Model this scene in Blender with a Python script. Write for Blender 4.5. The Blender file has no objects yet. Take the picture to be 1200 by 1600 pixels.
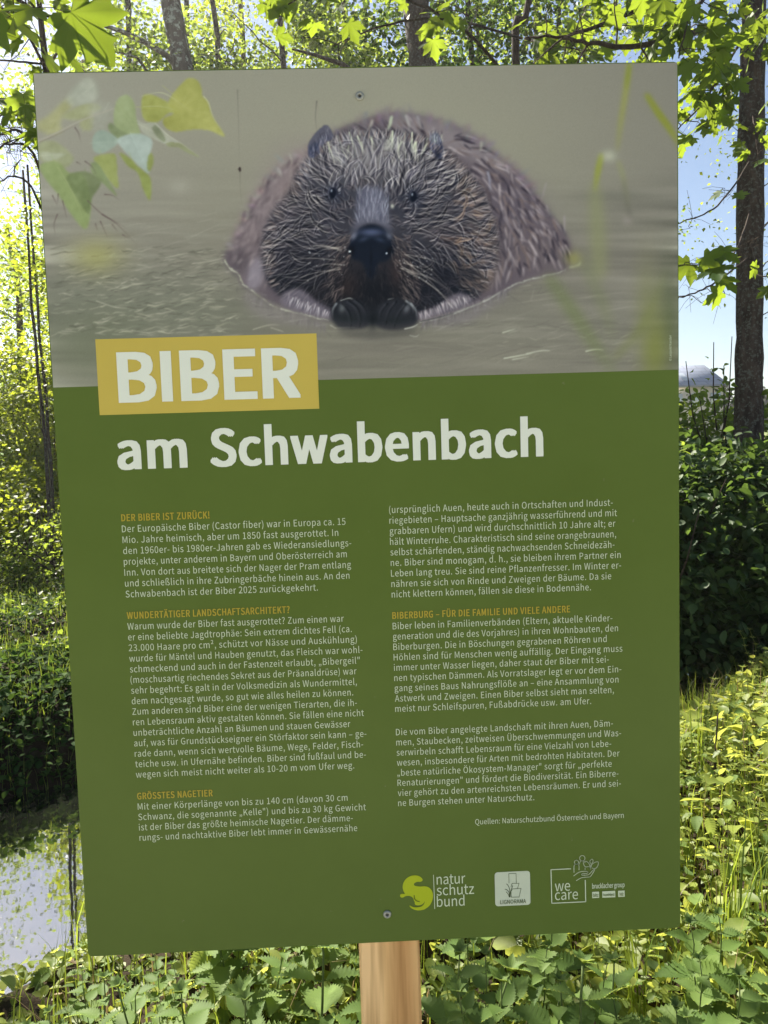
import bpy, math, random
import numpy as np
from mathutils import Vector, Matrix

# ------------------------------------------------------------------ camera, sky, sun, exposure
SC = bpy.context.scene
COL = SC.collection
SUN_AZ, SUN_EL = math.radians(-36), math.radians(43)      # azimuth from +Y (view direction), minus = left
CAM = np.array([-0.01515557, -1.04155493, 1.5422322])
CM = np.array([[0.999043, 0.02812091, 0.03350065], [-0.03051686, 0.99684311, 0.07329764], [-0.03133369, -0.07424983, 0.99674729]])
cd = bpy.data.cameras.new('camera'); cam = bpy.data.objects.new('camera', cd); COL.objects.link(cam)
cd.sensor_fit = 'HORIZONTAL'; cd.sensor_width = 36; cd.lens = 36*1200/1200; cd.clip_start = .05; cd.clip_end = 1500
r_, f_, u_ = CM[:, 0], CM[:, 1], CM[:, 2]
cam.matrix_world = Matrix(((r_[0], u_[0], -f_[0], CAM[0]), (r_[1], u_[1], -f_[1], CAM[1]), (r_[2], u_[2], -f_[2], CAM[2]), (0, 0, 0, 1)))
SC.camera = cam
W = bpy.data.worlds.new('World'); SC.world = W; W.use_nodes = True
nt = W.node_tree; nt.nodes.clear()
sky = nt.nodes.new('ShaderNodeTexSky'); sky.sky_type = 'NISHITA'; sky.sun_disc = False
sky.sun_elevation = SUN_EL; sky.sun_rotation = SUN_AZ; sky.altitude = 400; sky.air_density = 1.; sky.dust_density = .6; sky.ozone_density = 1.2
bg = nt.nodes.new('ShaderNodeBackground'); bg.inputs[1].default_value = .05
wo = nt.nodes.new('ShaderNodeOutputWorld'); tint = nt.nodes.new('ShaderNodeMixRGB'); tint.blend_type = 'MULTIPLY'; tint.inputs[0].default_value = 1; tint.inputs[2].default_value = (1., .94, .9, 1)   # the camera's white balance was set for shade
nt.links.new(sky.outputs[0], tint.inputs[1]); nt.links.new(tint.outputs[0], bg.inputs[0]); nt.links.new(bg.outputs[0], wo.inputs[0])
sd = bpy.data.lights.new('sun', 'SUN'); sd.energy = 5.; sd.angle = math.radians(.53); sd.color = (1, .93, .8)
sun = bpy.data.objects.new('sun', sd); COL.objects.link(sun)
SUND = np.array([math.sin(SUN_AZ)*math.cos(SUN_EL), math.cos(SUN_AZ)*math.cos(SUN_EL), math.sin(SUN_EL)])
sun.rotation_euler = Vector(-SUND).to_track_quat('-Z', 'Y').to_euler()
SC.view_settings.view_transform = 'Standard'; SC.view_settings.look = 'None'; SC.view_settings.exposure = 1.85; SC.view_settings.gamma = 1
SC.cycles.max_bounces = 8; SC.cycles.transmission_bounces = 6; SC.cycles.diffuse_bounces = 4; SC.cycles.use_denoising = True

def at(px, py, d):
    """the place seen at photo pixel (px, py) at d metres in front of the camera"""
    return CAM+CM@np.array([(px-600)/1200, 1, -(py-800)/1200])*d
rng = np.random.default_rng(11)
# ------------------------------------------------------------------ helpers
def mesh_np(name, V, F, mats=None, parent=None, smooth=False, mi=None, link=True):
    """ONE mesh object from vertex rows and face arrays (a list of (n,3) / (n,4) index arrays)"""
    V = np.asarray(V, np.float32).reshape(-1, 3); F = [np.asarray(f, np.int32) for f in (F if isinstance(F, list) else [F]) if len(f)]
    me = bpy.data.meshes.new(name); me.vertices.add(len(V)); me.vertices.foreach_set('co', V.ravel())
    if not F: F = [np.zeros((0, 3), np.int32)]
    tot = np.concatenate([np.full(len(f), f.shape[1], np.int32) for f in F]); idx = np.concatenate([f.ravel() for f in F])
    me.loops.add(len(idx)); me.loops.foreach_set('vertex_index', idx); me.polygons.add(len(tot))
    me.polygons.foreach_set('loop_start', (np.cumsum(tot)-tot).astype(np.int32)); me.polygons.foreach_set('loop_total', tot)
    if smooth: me.polygons.foreach_set('use_smooth', np.ones(len(tot), bool))
    if mi is not None: me.polygons.foreach_set('material_index', np.asarray(mi, np.int32))
    me.update(calc_edges=True)
    for m in (mats if isinstance(mats, (list, tuple)) else [mats]):
        if m: me.materials.append(m)
    o = bpy.data.objects.new(name, me); COL.objects.link(o)
    if parent: o.parent = parent
    return o
def empty(name, loc=(0, 0, 0), rz=0.):
    o = bpy.data.objects.new(name, None); COL.objects.link(o); o.location = loc; o.rotation_euler = (0, 0, rz); o.empty_display_size = .1; return o
def tag(o, label=None, cat=None, group=None, kind=None):
    for k, v in (('label', label), ('category', cat), ('group', group), ('kind', kind)):
        if v: o[k] = v
    return o
class MB:
    def __init__(s): s.V = []; s.T = []; s.Q = []; s.n = 0
    def add(s, V, T=None, Q=None):
        V = np.asarray(V, float).reshape(-1, 3)
        if T is not None and len(T): s.T.append(np.asarray(T)+s.n)
        if Q is not None and len(Q): s.Q.append(np.asarray(Q)+s.n)
        s.V.append(V); s.n += len(V)
    def tube(s, P, R, k=8, wob=0., cap=True):
        P = np.asarray(P, float); n = len(P); R = np.broadcast_to(np.asarray(R, float), (n,))
        T = np.gradient(P, axis=0); T /= np.linalg.norm(T, axis=1)[:, None]+1e-9
        ref = np.array([0, 0, 1.]) if abs(T[:, 2].mean()) < .8 else np.array([0, 1., 0])
        A = np.cross(T, ref); A /= np.linalg.norm(A, axis=1)[:, None]+1e-9; B = np.cross(T, A)
        a = np.linspace(0, 2*np.pi, k, endpoint=False)
        rr = R[:, None]*(1+wob*rng.normal(0, 1, (n, k))) if wob else R[:, None]*np.ones((1, k))
        V = P[:, None]+rr[..., None]*(A[:, None]*np.cos(a)[None, :, None]+B[:, None]*np.sin(a)[None, :, None])
        i, j = np.meshgrid(np.arange(n-1), np.arange(k), indexing='ij'); j2 = (j+1) % k
        Q = np.stack([i*k+j, i*k+j2, (i+1)*k+j2, (i+1)*k+j], -1).reshape(-1, 4)
        V = V.reshape(-1, 3); Tt = None
        if cap:
            V = np.vstack([V, P[-1:]]); b = (n-1)*k; Tt = np.stack([b+np.arange(k), b+(np.arange(k)+1) % k, np.full(k, n*k)], 1)
        s.add(V, Tt, Q)
    def box(s, a, b):
        x0, y0, z0 = a; x1, y1, z1 = b
        s.add([(x0,y0,z0),(x1,y0,z0),(x1,y1,z0),(x0,y1,z0),(x0,y0,z1),(x1,y0,z1),(x1,y1,z1),(x0,y1,z1)], None, [(3,2,1,0),(4,5,6,7),(0,1,5,4),(1,2,6,5),(2,3,7,6),(3,0,4,7)])
    def build(s, name, mat=None, parent=None, smooth=False):
        F = [np.concatenate(x) for x in (s.T, s.Q) if x]
        return mesh_np(name, np.concatenate(s.V), F, mat, parent, smooth)
def frames(d, n):
    """rotation columns (x = width, y = tip direction d, z = leaf normal ~ n)"""
    d = d/np.linalg.norm(d, axis=1)[:, None]; x = np.cross(d, n); x /= np.linalg.norm(x, axis=1)[:, None]+1e-9
    return np.stack([x, d, np.cross(x, d)], -1)
def scatter(tv, tf, P, R, S):
    tv = np.asarray(tv, float); tf = np.asarray(tf); k = len(tv); n = len(P)
    V = np.einsum('nij,kj->nki', R, tv)*np.asarray(S).reshape(-1, 1, 1)+P[:, None]
    return V.reshape(-1, 3), (tf[None]+(np.arange(n)*k)[:, None, None]).reshape(-1, tf.shape[1])
def unit(n): v = rng.normal(0, 1, (n, 3)); return v/np.linalg.norm(v, axis=1)[:, None]
# leaf shapes; each lies in its x-y plane, stalk at the origin, tip along +y, a fold along the midrib
LEAF_FAR = (np.array([(0,0,0),(.36,.42,.1),(0,1,0),(-.36,.42,.1)]), np.array([(0,1,2),(0,2,3)]))
LEAF_OVAL = (np.array([(0,0,0),(.24,.2,.05),(.33,.48,.06),(.2,.78,.02),(0,1,-.12),(-.2,.78,.02),(-.33,.48,.06),(-.24,.2,.05),(0,.5,-.03)]), np.array([(8,0,1),(8,1,2),(8,2,3),(8,3,4),(8,4,5),(8,5,6),(8,6,7),(8,7,0)]))
_h = [(.06,-.03),(.2,-.15),(.36,-.13),(.33,-.02),(.31,.07),(.45,.09),(.6,.2),(.53,.3),(.6,.42),(.67,.56),(.5,.53),(.36,.5),(.23,.44),(.24,.58),(.31,.7),(.19,.73),(.13,.86)]
_o = _h+[(0,1.02)]+[(-x, y) for x, y in _h[::-1]]
_mv = np.array([(0,0,0)]+[(x, y, .1*abs(x)-.22*(x*x+y*y)) for x, y in _o]+[(0,.42,-.05)])
LEAF_MAPLE = (_mv[:-1], np.array([(0, i, i+1) for i in range(1, len(_o))]))
def _nettle():
    m = 10; t = np.linspace(0, 1, 2*m+1); w = .3*np.sin(np.pi*np.clip(t, 0, 1)**.62)**.9*(1-.25*t); w[0] = .05; w[-1] = 0
    w = w*(1+.26*(np.arange(2*m+1) % 2)); yy = t+.05*(np.arange(2*m+1) % 2)*(t < .97); dz = -.3*t**2; rdg = .045*(np.arange(2*m+1) % 2-.5)*(w > .03)
    mid = np.stack([0*t, t, dz-.02], 1); L = np.stack([-w, yy, dz+.22*w+rdg], 1); Rr = np.stack([w, yy, dz+.22*w+rdg], 1); n = 2*m+1; i = np.arange(n-1)
    return np.vstack([mid, L, Rr]), np.vstack([np.stack([i, i+1, n+i+1, n+i], 1), np.stack([i, 2*n+i, 2*n+i+1, i+1], 1)])
LEAF_NETTLE = _nettle()

# ------------------------------------------------------------------ materials
class NM:
    def __init__(s, name):
        s.m = bpy.data.materials.new(name); s.m.use_nodes = True; s.t = s.m.node_tree; s.t.nodes.clear(); s.out = s.n('OutputMaterial')
    def n(s, t, **k):
        o = s.t.nodes.new('ShaderNode'+t)
        for a, v in k.items():
            if a.startswith('i_'): o.inputs[int(a[2:]) if a[2:].isdigit() else a[2:]].default_value = v
            else: setattr(o, a, v)
        return o
    def l(s, a, b): s.t.links.new(a, b)
    def ramp(s, fac, stops):
        r = s.n('ValToRGB'); e = r.color_ramp.elements
        while len(e) < len(stops): e.new(.5)
        for q, (p, c) in zip(e, stops): q.position = p; q.color = (*c, 1)
        s.l(fac, r.inputs[0]); return r.outputs[0]
    def bsdf(s, col, rough=.6, spec=.4, bump=None, bs=.3, bd=.02, **kw):
        b = s.n('BsdfPrincipled'); b.inputs['Roughness'].default_value = rough; b.inputs['Specular IOR Level'].default_value = spec
        if isinstance(col, tuple): b.inputs['Base Color'].default_value = (*col, 1)
        else: s.l(col, b.inputs['Base Color'])
        for k, v in kw.items(): b.inputs[k.replace('_', ' ')].default_value = v
        if bump is not None:
            q = s.n('Bump'); q.inputs['Strength'].default_value = bs; q.inputs['Distance'].default_value = bd; s.l(bump, q.inputs['Height']); s.l(q.outputs[0], b.inputs['Normal'])
        return b.outputs[0]
    def fin(s, sh): s.l(sh, s.out.inputs[0]); return s.m
def noise(k, scale, detail=4., rough=.6, coord='Object', vec=None, stretch=None):
    n = k.n('TexNoise'); n.inputs['Scale'].default_value = scale; n.inputs['Detail'].default_value = detail; n.inputs['Roughness'].default_value = rough
    if coord:
        c = k.n('TexCoord').outputs[coord]
        if stretch:
            mp = k.n('Mapping'); mp.inputs['Scale'].default_value = stretch; k.l(c, mp.inputs[0]); c = mp.outputs[0]
        k.l(c, n.inputs['Vector'])
    return n.outputs[0]
def leaf_mat(name, lo, hi, trans=.45, tl=None, rough=.5, spec=.35):
    """foliage: every leaf its own hue, light shining through"""
    k = NM(name); g = k.n('NewGeometry'); c = k.ramp(g.outputs['Random Per Island'], [(0, lo), (.55, tuple((a+b)/2 for a, b in zip(lo, hi))), (1, hi)])
    tl = tl or tuple(min(1, a*3.2) for a in hi)
    c2 = k.ramp(g.outputs['Random Per Island'], [(0, tuple(a*.6 for a in tl)), (1, tl)])
    tr = k.n('BsdfTranslucent'); k.l(c2, tr.inputs[0]); mx = k.n('MixShader'); mx.inputs[0].default_value = trans
    k.l(k.bsdf(c, rough, spec), mx.inputs[1]); k.l(tr.outputs[0], mx.inputs[2]); return k.fin(mx.outputs[0])
M = {}
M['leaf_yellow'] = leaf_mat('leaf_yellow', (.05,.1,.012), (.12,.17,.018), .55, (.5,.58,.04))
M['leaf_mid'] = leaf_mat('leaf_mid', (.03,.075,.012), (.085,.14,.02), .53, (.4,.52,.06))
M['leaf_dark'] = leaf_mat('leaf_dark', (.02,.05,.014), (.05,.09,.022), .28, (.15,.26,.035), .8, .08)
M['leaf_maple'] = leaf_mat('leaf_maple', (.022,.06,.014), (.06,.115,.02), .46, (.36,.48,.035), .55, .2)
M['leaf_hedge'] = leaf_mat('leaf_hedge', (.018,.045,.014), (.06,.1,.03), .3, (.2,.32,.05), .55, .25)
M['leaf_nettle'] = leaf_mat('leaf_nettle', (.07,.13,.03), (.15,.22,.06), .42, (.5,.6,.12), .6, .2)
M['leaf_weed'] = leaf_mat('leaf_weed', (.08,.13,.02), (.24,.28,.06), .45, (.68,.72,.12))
M['grass'] = leaf_mat('grass', (.045,.09,.014), (.12,.17,.03), .4, (.4,.5,.05))
M['leaf_dry'] = leaf_mat('leaf_dry', (.1,.07,.035), (.28,.2,.11), .25, (.4,.3,.12))
M['spruce'] = leaf_mat('spruce', (.018,.035,.018), (.035,.055,.026), .1)
def bark(name, a, b, lichen=0., scale=14, lsc=14):
    k = NM(name); n1 = noise(k, scale, 6, .65, stretch=(1, 1, .28)); c = k.ramp(n1, [(.3, a), (.7, b)])
    if lichen:
        n2 = noise(k, lsc, 4, .65); m = k.ramp(n2, [(.52, (0,0,0)), (.62, (1,1,1))]); mx = k.n('MixRGB'); k.l(m, mx.inputs[0]); k.l(c, mx.inputs[1]); mx.inputs[2].default_value = (.34*lichen, .36*lichen, .31*lichen, 1); c = mx.outputs[0]
    return k.fin(k.bsdf(c, .9, .15, n1, .8, .03))
M['bark_grey'] = bark('bark_grey', (.05,.04,.035), (.16,.14,.12), 1.)
M['bark_dark'] = bark('bark_dark', (.02,.015,.012), (.085,.065,.055), .3, 18, 34)
M['bark_mid'] = bark('bark_mid', (.04,.03,.022), (.12,.095,.075))
M['twig'] = bark('twig', (.03,.022,.018), (.08,.06,.045), 0, 40)
M['stem'] = NM('stem'); M['stem'] = M['stem'].fin(M['stem'].bsdf((.09,.13,.03), .6, .3))
# ---- the printed photograph on the board, painted in numpy as a colour field (photo units, 1200 x 1600)
AX0, AY0, AX1, AY1, AS = 40, 80, 1075, 620, 0.9
class Art:
    def __init__(s):
        s.w = int((AX1-AX0)*AS); s.h = int((AY1-AY0)*AS)
        s.X, s.Y = np.meshgrid(AX0+(np.arange(s.w)+.5)/AS, AY0+(np.arange(s.h)+.5)/AS)
        s.c = np.zeros((s.h, s.w, 3)); s.r = np.random.default_rng(7)
        s.fx = np.fft.rfftfreq(s.w+128); s.fy = np.fft.fftfreq(s.h+128)
    def blur(s, m, sx, sy=None):
        sy = sx if sy is None else sy; pd = int(4*max(sx, sy)*AS)+3; p = np.pad(m, pd, mode='edge')
        fx, fy = np.fft.rfftfreq(p.shape[1]), np.fft.fftfreq(p.shape[0])
        k = np.exp(-2*(np.pi**2)*((fx[None]*sx*AS)**2+(fy[:, None]*sy*AS)**2))
        return np.fft.irfft2(np.fft.rfft2(p)*k, s=p.shape)[pd:-pd, pd:-pd]
    def noise(s, sx, sy=None):
        n = s.blur(s.r.standard_normal((s.h, s.w)), sx, sy); return n/(n.std()+1e-9)
    def poly(s, pts, soft=0., smooth=True):
        p = np.array(pts, float)
        if smooth: p = spline(p, 6, True)
        m = np.zeros((s.h, s.w), bool)
        i0 = max(0, int((p[:, 1].min()-AY0)*AS)-1); i1 = min(s.h, int((p[:, 1].max()-AY0)*AS)+2)
        j0 = max(0, int((p[:, 0].min()-AX0)*AS)-1); j1 = min(s.w, int((p[:, 0].max()-AX0)*AS)+2)
        X, Y = s.X[i0:i1, j0:j1], s.Y[i0:i1, j0:j1]; mm = m[i0:i1, j0:j1]
        for a, b in zip(p, np.roll(p, -1, 0)):
            if a[1] == b[1]: continue
            mm ^= ((a[1] > Y) != (b[1] > Y)) & (X < (b[0]-a[0])*(Y-a[1])/(b[1]-a[1])+a[0])
        return s.blur(m.astype(float), max(soft, .55))
    def mix(s, m, col, k=1.):
        a = np.clip(m*k, 0, 1)[..., None]; col = np.asarray(col, float)
        if col.ndim == 1: col = col/255.
        s.c = s.c*(1-a)+col*a
    def spot(s, x, y, rx, ry, col, k=1., rot=0):
        c, n = math.cos(rot), math.sin(rot); dx, dy = s.X-x, s.Y-y
        s.mix(np.exp(-(((dx*c+dy*n)/rx)**2+((dy*c-dx*n)/ry)**2)), col, k)
    def strokes(s, P, wid, col, alpha, soft=.45, tap=.6, mask=None):
        """P (n,m,2) poly-lines, wid (n,), col (n,3), alpha (n,): splatted hairs that taper to both ends"""
        n, m, _ = P.shape; d = np.linalg.norm(np.diff(P, axis=1), axis=2).sum(1).max(); K = int(max(6, d*AS*1.6))
        t = np.linspace(0, m-1.001, K); i = t.astype(int); f = (t-i)[None, :, None]
        Q = P[:, i]*(1-f)+P[:, i+1]*f
        prof = np.sin(np.pi*np.linspace(.04, 1., K)**tap)
        L = np.linalg.norm(np.diff(P, axis=1), axis=2).sum(1)
        wgt = (alpha*wid*L*AS/K)[:, None]*prof[None]
        x = (Q[..., 0]-AX0)*AS-.5; y = (Q[..., 1]-AY0)*AS-.5
        g = int(4*soft*AS)+4; j0, j1 = int(max(0, x.min()-g)), int(min(s.w, x.max()+g)); i0, i1 = int(max(0, y.min()-g)), int(min(s.h, y.max()+g))
        if j1 <= j0 or i1 <= i0: return
        w, hh = j1-j0, i1-i0; acc = np.zeros((4, hh*w)); xi = np.floor(x).astype(int); yi = np.floor(y).astype(int); fx = x-xi; fy = y-yi; xi -= j0; yi -= i0
        for ox in (0, 1):
            for oy in (0, 1):
                ww = wgt*(fx if ox else 1-fx)*(fy if oy else 1-fy)
                X, Y = xi+ox, yi+oy; ok = (X >= 0)&(X < w)&(Y >= 0)&(Y < hh)
                idx = (Y*w+X)[ok]; w_ = ww[ok]
                acc[3] += np.bincount(idx, w_, hh*w)
                for k in range(3):
                    acc[k] += np.bincount(idx, w_*np.repeat(col[:, k:k+1], K, 1)[ok], hh*w)
        acc = acc.reshape(4, hh, w)
        if soft: acc = np.array([s.blur(q, soft) for q in acc])
        al = 1-np.exp(-np.clip(acc[3], 0, None))
        if mask is not None: al = al*mask[i0:i1, j0:j1]
        al = np.clip(al, 0, 1)[..., None]; s.c[i0:i1, j0:j1] = s.c[i0:i1, j0:j1]*(1-al)+al*acc[:3].transpose(1, 2, 0)/np.maximum(acc[3], 1e-6)[..., None]/255.
    def line(s, pts, wid, col, alpha=1., soft=.45, tap=.6):
        p = spline(np.array(pts, float), 6, False)
        s.strokes(p[None], np.array([wid], float), np.array([col], float), np.array([alpha]), soft, tap)
    def inside(s, m, P): 
        j = np.clip(((P[:, 0]-AX0)*AS).astype(int), 0, s.w-1); i = np.clip(((P[:, 1]-AY0)*AS).astype(int), 0, s.h-1); return m[i, j]
def spline(p, n, closed):
    if closed: a, b, c, d = np.roll(p, 1, 0), p, np.roll(p, -1, 0), np.roll(p, -2, 0)
    else:
        q = np.vstack([p[:1], p, p[-1:]]); a, b, c, d = q[:-3], q[1:-2], q[2:-1], q[3:]
    t = (np.arange(n)/n)[None, :, None]; a, b, c, d = [v[:, None] for v in (a, b, c, d)]
    r = (.5*(2*b+(c-a)*t+(2*a-5*b+4*c-d)*t**2+(3*b-a-3*c+d)*t**3)).reshape(-1, p.shape[1])
    return r if closed else np.vstack([r, p[-1:]])

def paint():
    A = Art(); r = A.r; X, Y = A.X, A.Y
    U = lambda a, b, n: r.uniform(a, b, n)
    # water: smooth olive grey above, rippled below
    def ramp(xs, cols, v):
        cols = np.array(cols, float); return np.stack([np.interp(v, xs, cols[:, k]) for k in range(3)], -1)/255.
    top = ramp([80, 200, 340, 420, 500, 620], [(146,146,132),(148,147,133),(140,138,125),(128,125,114),(121,119,108),(128,126,114)], Y)
    A.c = top.copy()
    A.mix(np.clip((X-640)/420, 0, 1), (124,122,113), .75)
    A.mix(np.clip((330-X)/280, 0, 1), (158,157,149), .5)  # paler water at left, part of it glare veil painted into the print
    A.spot(700, 260, 260, 150, (152,151,132), .45)
    A.spot(1000, 330, 120, 26, (112,110,102), .4); A.spot(960, 305, 60, 10, (112,112,102), .5)
    band = np.clip((Y-250)/140, 0, 1)
    n1 = A.noise(60, 3.5)*.5+A.noise(26, 2.0)*.35+A.noise(110, 9)*.5
    A.c += (n1*.042*band)[..., None]*np.array([1, 1, .95])
    A.spot(150, 530, 120, 80, (104,110,88), .8); A.spot(330, 500, 90, 40, (112,116,100), .4)
    A.mix(np.exp(-((Y-470)/60)**2)*np.clip((420-X)/120, 0, 1), (118,122,108), .45)
    A.spot(790, 560, 220, 34, (134,131,119), .5); A.spot(620, 545, 150, 12, (112,108,100), .5)
    A.spot(960, 420, 150, 60, (126,122,113), .3)
    # ripple glints
    def glints(n, x0, x1, y0, y1, col, al, l=(8, 34), slope=-.1, dens=None):
        x, y = U(x0, x1, n), U(y0, y1, n); L = U(*l, n); sl = r.normal(slope, .14, n)
        t = np.linspace(-.5, .5, 5)[None]
        P = np.stack([x[:, None]+L[:, None]*t, y[:, None]+L[:, None]*t*sl[:, None]+np.sin(t*6+U(0, 6, n)[:, None])*U(.3, 1.6, n)[:, None]], -1)
        A.strokes(P, U(.8, 2.2, n), np.tile(col, (n, 1))+r.normal(0, 6, (n, 1)), U(.2, al, n), .6)
    glints(90, 90, 400, 330, 420, (164,161,148), .35, (20, 70))
    glints(260, 90, 380, 390, 525, (176,174,158), .8)
    glints(220, 90, 375, 385, 520, (88,89,78), .7)
    glints(60, 130, 350, 440, 520, (188,186,166), .9, (10, 32))
    glints(110, 640, 1010, 450, 575, (150,148,136), .4, (30, 90), -.12)
    glints(90, 520, 1000, 500, 575, (104,100,93), .3, (30, 100), -.04)
    glints(40, 780, 1000, 500, 570, (168,168,150), .5, (10, 40), -.2)
    for p, w in (([(787,560),(810,556),(834,551)],2.6), ([(822,553),(845,548),(860,548)],2.4), ([(785,520),(795,517),(806,514)],2.2), ([(915,549),(930,546),(944,547)],3.4), ([(800,562),(828,557)],1.6)):
        A.line(p, w, (196,200,182), 1.1, .6)
    for p in ([(205,516),(232,520),(250,516)], [(395,515),(420,508),(438,508)], [(423,512),(436,516),(444,519)], [(358,498),(370,492)], [(300,412),(330,408),(352,402)], [(150,470),(180,480),(205,482)]):
        A.line(p, 1.6, (186,184,168), .9, .6)
    # body behind, out of focus
    body = [(352,408),(358,385),(374,352),(388,322),(402,298),(417,280),(434,260),(456,244),(486,226),(530,200),(562,188),(592,178),(622,175),(660,180),(694,190),(724,201),(750,217),(776,238),(803,262),(826,282),(838,303),(856,326),(872,346),(886,366),(894,386),(896,404),(880,424),(830,436),(806,447),(775,462),(738,480),(700,492),(655,501),(600,506),(520,500),(470,489),(424,474),(398,457),(378,446),(372,430)]
    bm = A.poly(body, 3.4); A.mix(bm, (98,90,97))
    A.mix(bm*np.clip((430-X)/70, 0, 1), (120,110,114), .6); A.spot(480, 262, 50, 40, (142,132,132), .8); A.spot(420, 330, 26, 50, (138,128,130), .55)
    A.spot(395, 372, 20, 30, (118,108,112), .7); A.spot(372, 408, 16, 18, (84,78,84), .9); A.spot(362, 400, 10, 12, (92,84,90), .6)
    A.mix(A.poly([(600,182),(690,190),(770,238),(800,262),(770,262),(700,235),(620,205)], 8), (132,126,130), .7)
    A.spot(800, 330, 50, 40, (92,86,96), .6); A.spot(770, 400, 40, 60, (84,78,86), .6); A.spot(850, 395, 50, 30, (100,92,96), .6)
    n = 1700; bx, by = U(500, 895, n), U(172, 430, n); ang = np.arctan2(by-230, bx-690)+r.normal(.35, .3, n); L = U(12, 34, n)
    t = np.linspace(0, 1, 4)[None]; P = np.stack([bx[:, None]+np.cos(ang)[:, None]*L[:, None]*t, by[:, None]+np.sin(ang)[:, None]*L[:, None]*t], -1)
    ok = A.inside(bm, P[:, -1]) > .55; v = r.choice([0, 1, 2], n)
    col = np.array([(150,142,146),(58,53,62),(112,100,100)], float)[v]+r.normal(0, 6, (n, 1))
    A.strokes(P[ok], U(1.5, 4, n)[ok], col[ok], U(.4, 1.1, n)[ok], 1.3)
    bo = spline(np.array(body[1:22], float), 14, False); n = 420; k = r.integers(0, len(bo), n); q = bo[k]+r.normal(0, 4, (n, 2)); out = q-np.array([620., 400.]); out /= np.linalg.norm(out, axis=1)[:, None]; L = U(3, 9, n)[:, None]; sk = r.normal(0, 3, (n, 2))
    A.strokes(np.stack([q-out*L, q+sk*.4, q+out*L*.8+sk], 1), U(2, 5, n), np.where(q[:, :1] < 480, (150,140,140), (124,116,122))+r.normal(0, 9, (n, 3))*[1,1,1], U(.15, .5, n), 2.2)
    n = 420; bx, by = U(365, 470, n), U(245, 440, n); ang = U(1.6, 2.6, n); L = U(8, 26, n)
    P = np.stack([bx[:, None]+np.cos(ang)[:, None]*L[:, None]*t, by[:, None]+np.sin(ang)[:, None]*L[:, None]*t], -1); ok = A.inside(bm, P[:, -1]) > .6
    A.strokes(P[ok], U(1.5, 4, n)[ok], (np.array([(152,142,144),(78,69,75)], float)[r.choice([0, 1], n)])[ok], U(.2, .6, n)[ok], 1.9)
    for x0, y0, x1, y1, w, c in ((612,182,604,210,7,(168,178,158)),(634,180,640,204,5,(160,160,160)),(752,222,750,236,5,(150,152,142)),(652,182,658,204,6,(140,138,142)),(582,188,574,206,5,(158,156,150)),(452,240,456,256,3,(168,168,156)),(434,262,440,278,3,(160,160,154)),(762,268,766,300,5,(146,146,160))):
        A.line([(x0,y0),((x0+x1)/2+1,(y0+y1)/2),(x1,y1)], w, c, .8, 1.6)
    # head
    head = [(487,243),(470,268),(455,298),(432,328),(416,360),(411,398),(416,430),(436,456),(468,477),(512,488),(560,486),(612,484),(660,486),(704,480),(742,464),(766,436),(776,400),(774,362),(760,318),(744,288),(720,258),(696,236),(676,222),(650,212),(602,205),(552,207),(520,216)]
    hm = A.poly(head, 4.5); hs = np.clip(A.poly(head, 7)*1.3-.05, 0, 1); A.mix(hm, (66,65,73))
    A.mix(hm*np.exp(-(((X-580)/92)**2+((Y-232)/48)**2)), (122,119,122), .8)
    A.mix(hm*np.clip((Y-365)/80, 0, 1), (42,43,50), .85)
    A.mix(A.poly([(700,240),(735,285),(762,330),(776,390),(770,440),(748,455),(742,400),(736,350),(715,300),(698,262)], 6), (126,111,106), .85)
    A.mix(A.poly([(442,330),(424,360),(416,400),(420,428),(430,420),(428,380),(438,350)], 5), (128,113,112), .8)
    A.spot(715, 372, 32, 16, (110,84,72), .6); A.spot(450, 300, 22, 30, (134,122,122), .5)
    A.spot(470, 415, 40, 36, (50,50,58), .6); A.spot(690, 425, 48, 34, (42,44,54), .75); A.spot(500, 462, 34, 20, (62,54,54), .6)
    A.spot(520, 305, 34, 26, (58,60,72), .55); A.spot(648, 312, 36, 28, (56,58,70), .55)
    # wet fur in pointed tufts that run outwards from the nose bridge
    def tufts(n, sel, light, dark, kL=1., k=9, spread=5.5, al=.8, wid=(.7, 1.3)):
        x, y = U(412, 778, n), U(203, 488, n); ok = (A.inside(hm, np.stack([x, y], 1)) > .7) & sel(x, y); x, y = x[ok], y[ok]; n = len(x)
        dx, dy = x-579, y-352; rad = np.hypot(dx, dy)
        ang = np.arctan2(dy*.82, dx)
        up = np.exp(-(dx/62)**2)*(dy < 0); ang = np.where(up > .25, np.arctan2(-np.abs(dy), dx*.5), ang)
        ang = np.where((dy > 40), np.arctan2(dy*1.25, dx), ang)
        ang += r.normal(0, .22, n)+.22*np.sin(x/17.+y/23.); L = U(16, 40, n)*kL*np.clip(rad/90, .55, 1.15)
        bend = r.normal(0, .55, n)-.15*np.sign(dx)
        tt = np.linspace(0, 1, 6)
        off = np.linspace(-1, 1, k)
        P = np.zeros((n, k, 6, 2))
        for q, u in enumerate(off):
            a = ang[:, None]+bend[:, None]*tt[None]
            s_ = u*spread*(1-tt[None])**.8*r.uniform(.8, 1.2, (n, 1))
            P[:, q, :, 0] = x[:, None]+np.cos(a)*L[:, None]*tt-np.sin(a)*s_
            P[:, q, :, 1] = y[:, None]+np.sin(a)*L[:, None]*tt+np.cos(a)*s_
        P = P.reshape(-1, 6, 2); N = len(P)
        shade = np.repeat(r.uniform(0, 1, n)**1.2, k)[:, None]
        hi = np.tile(np.abs(off) > .55, n)[:, None]
        col = np.where(hi, np.array(light)[None]*(.72+.28*shade), np.array(dark)[None]*(.8+.4*shade))+r.normal(0, 5, (N, 1))
        A.strokes(P, U(*wid, N), col, np.where(hi[:, 0], al, al*.8)*U(.4, 1.1, N), .28, .75, hs)
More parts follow.
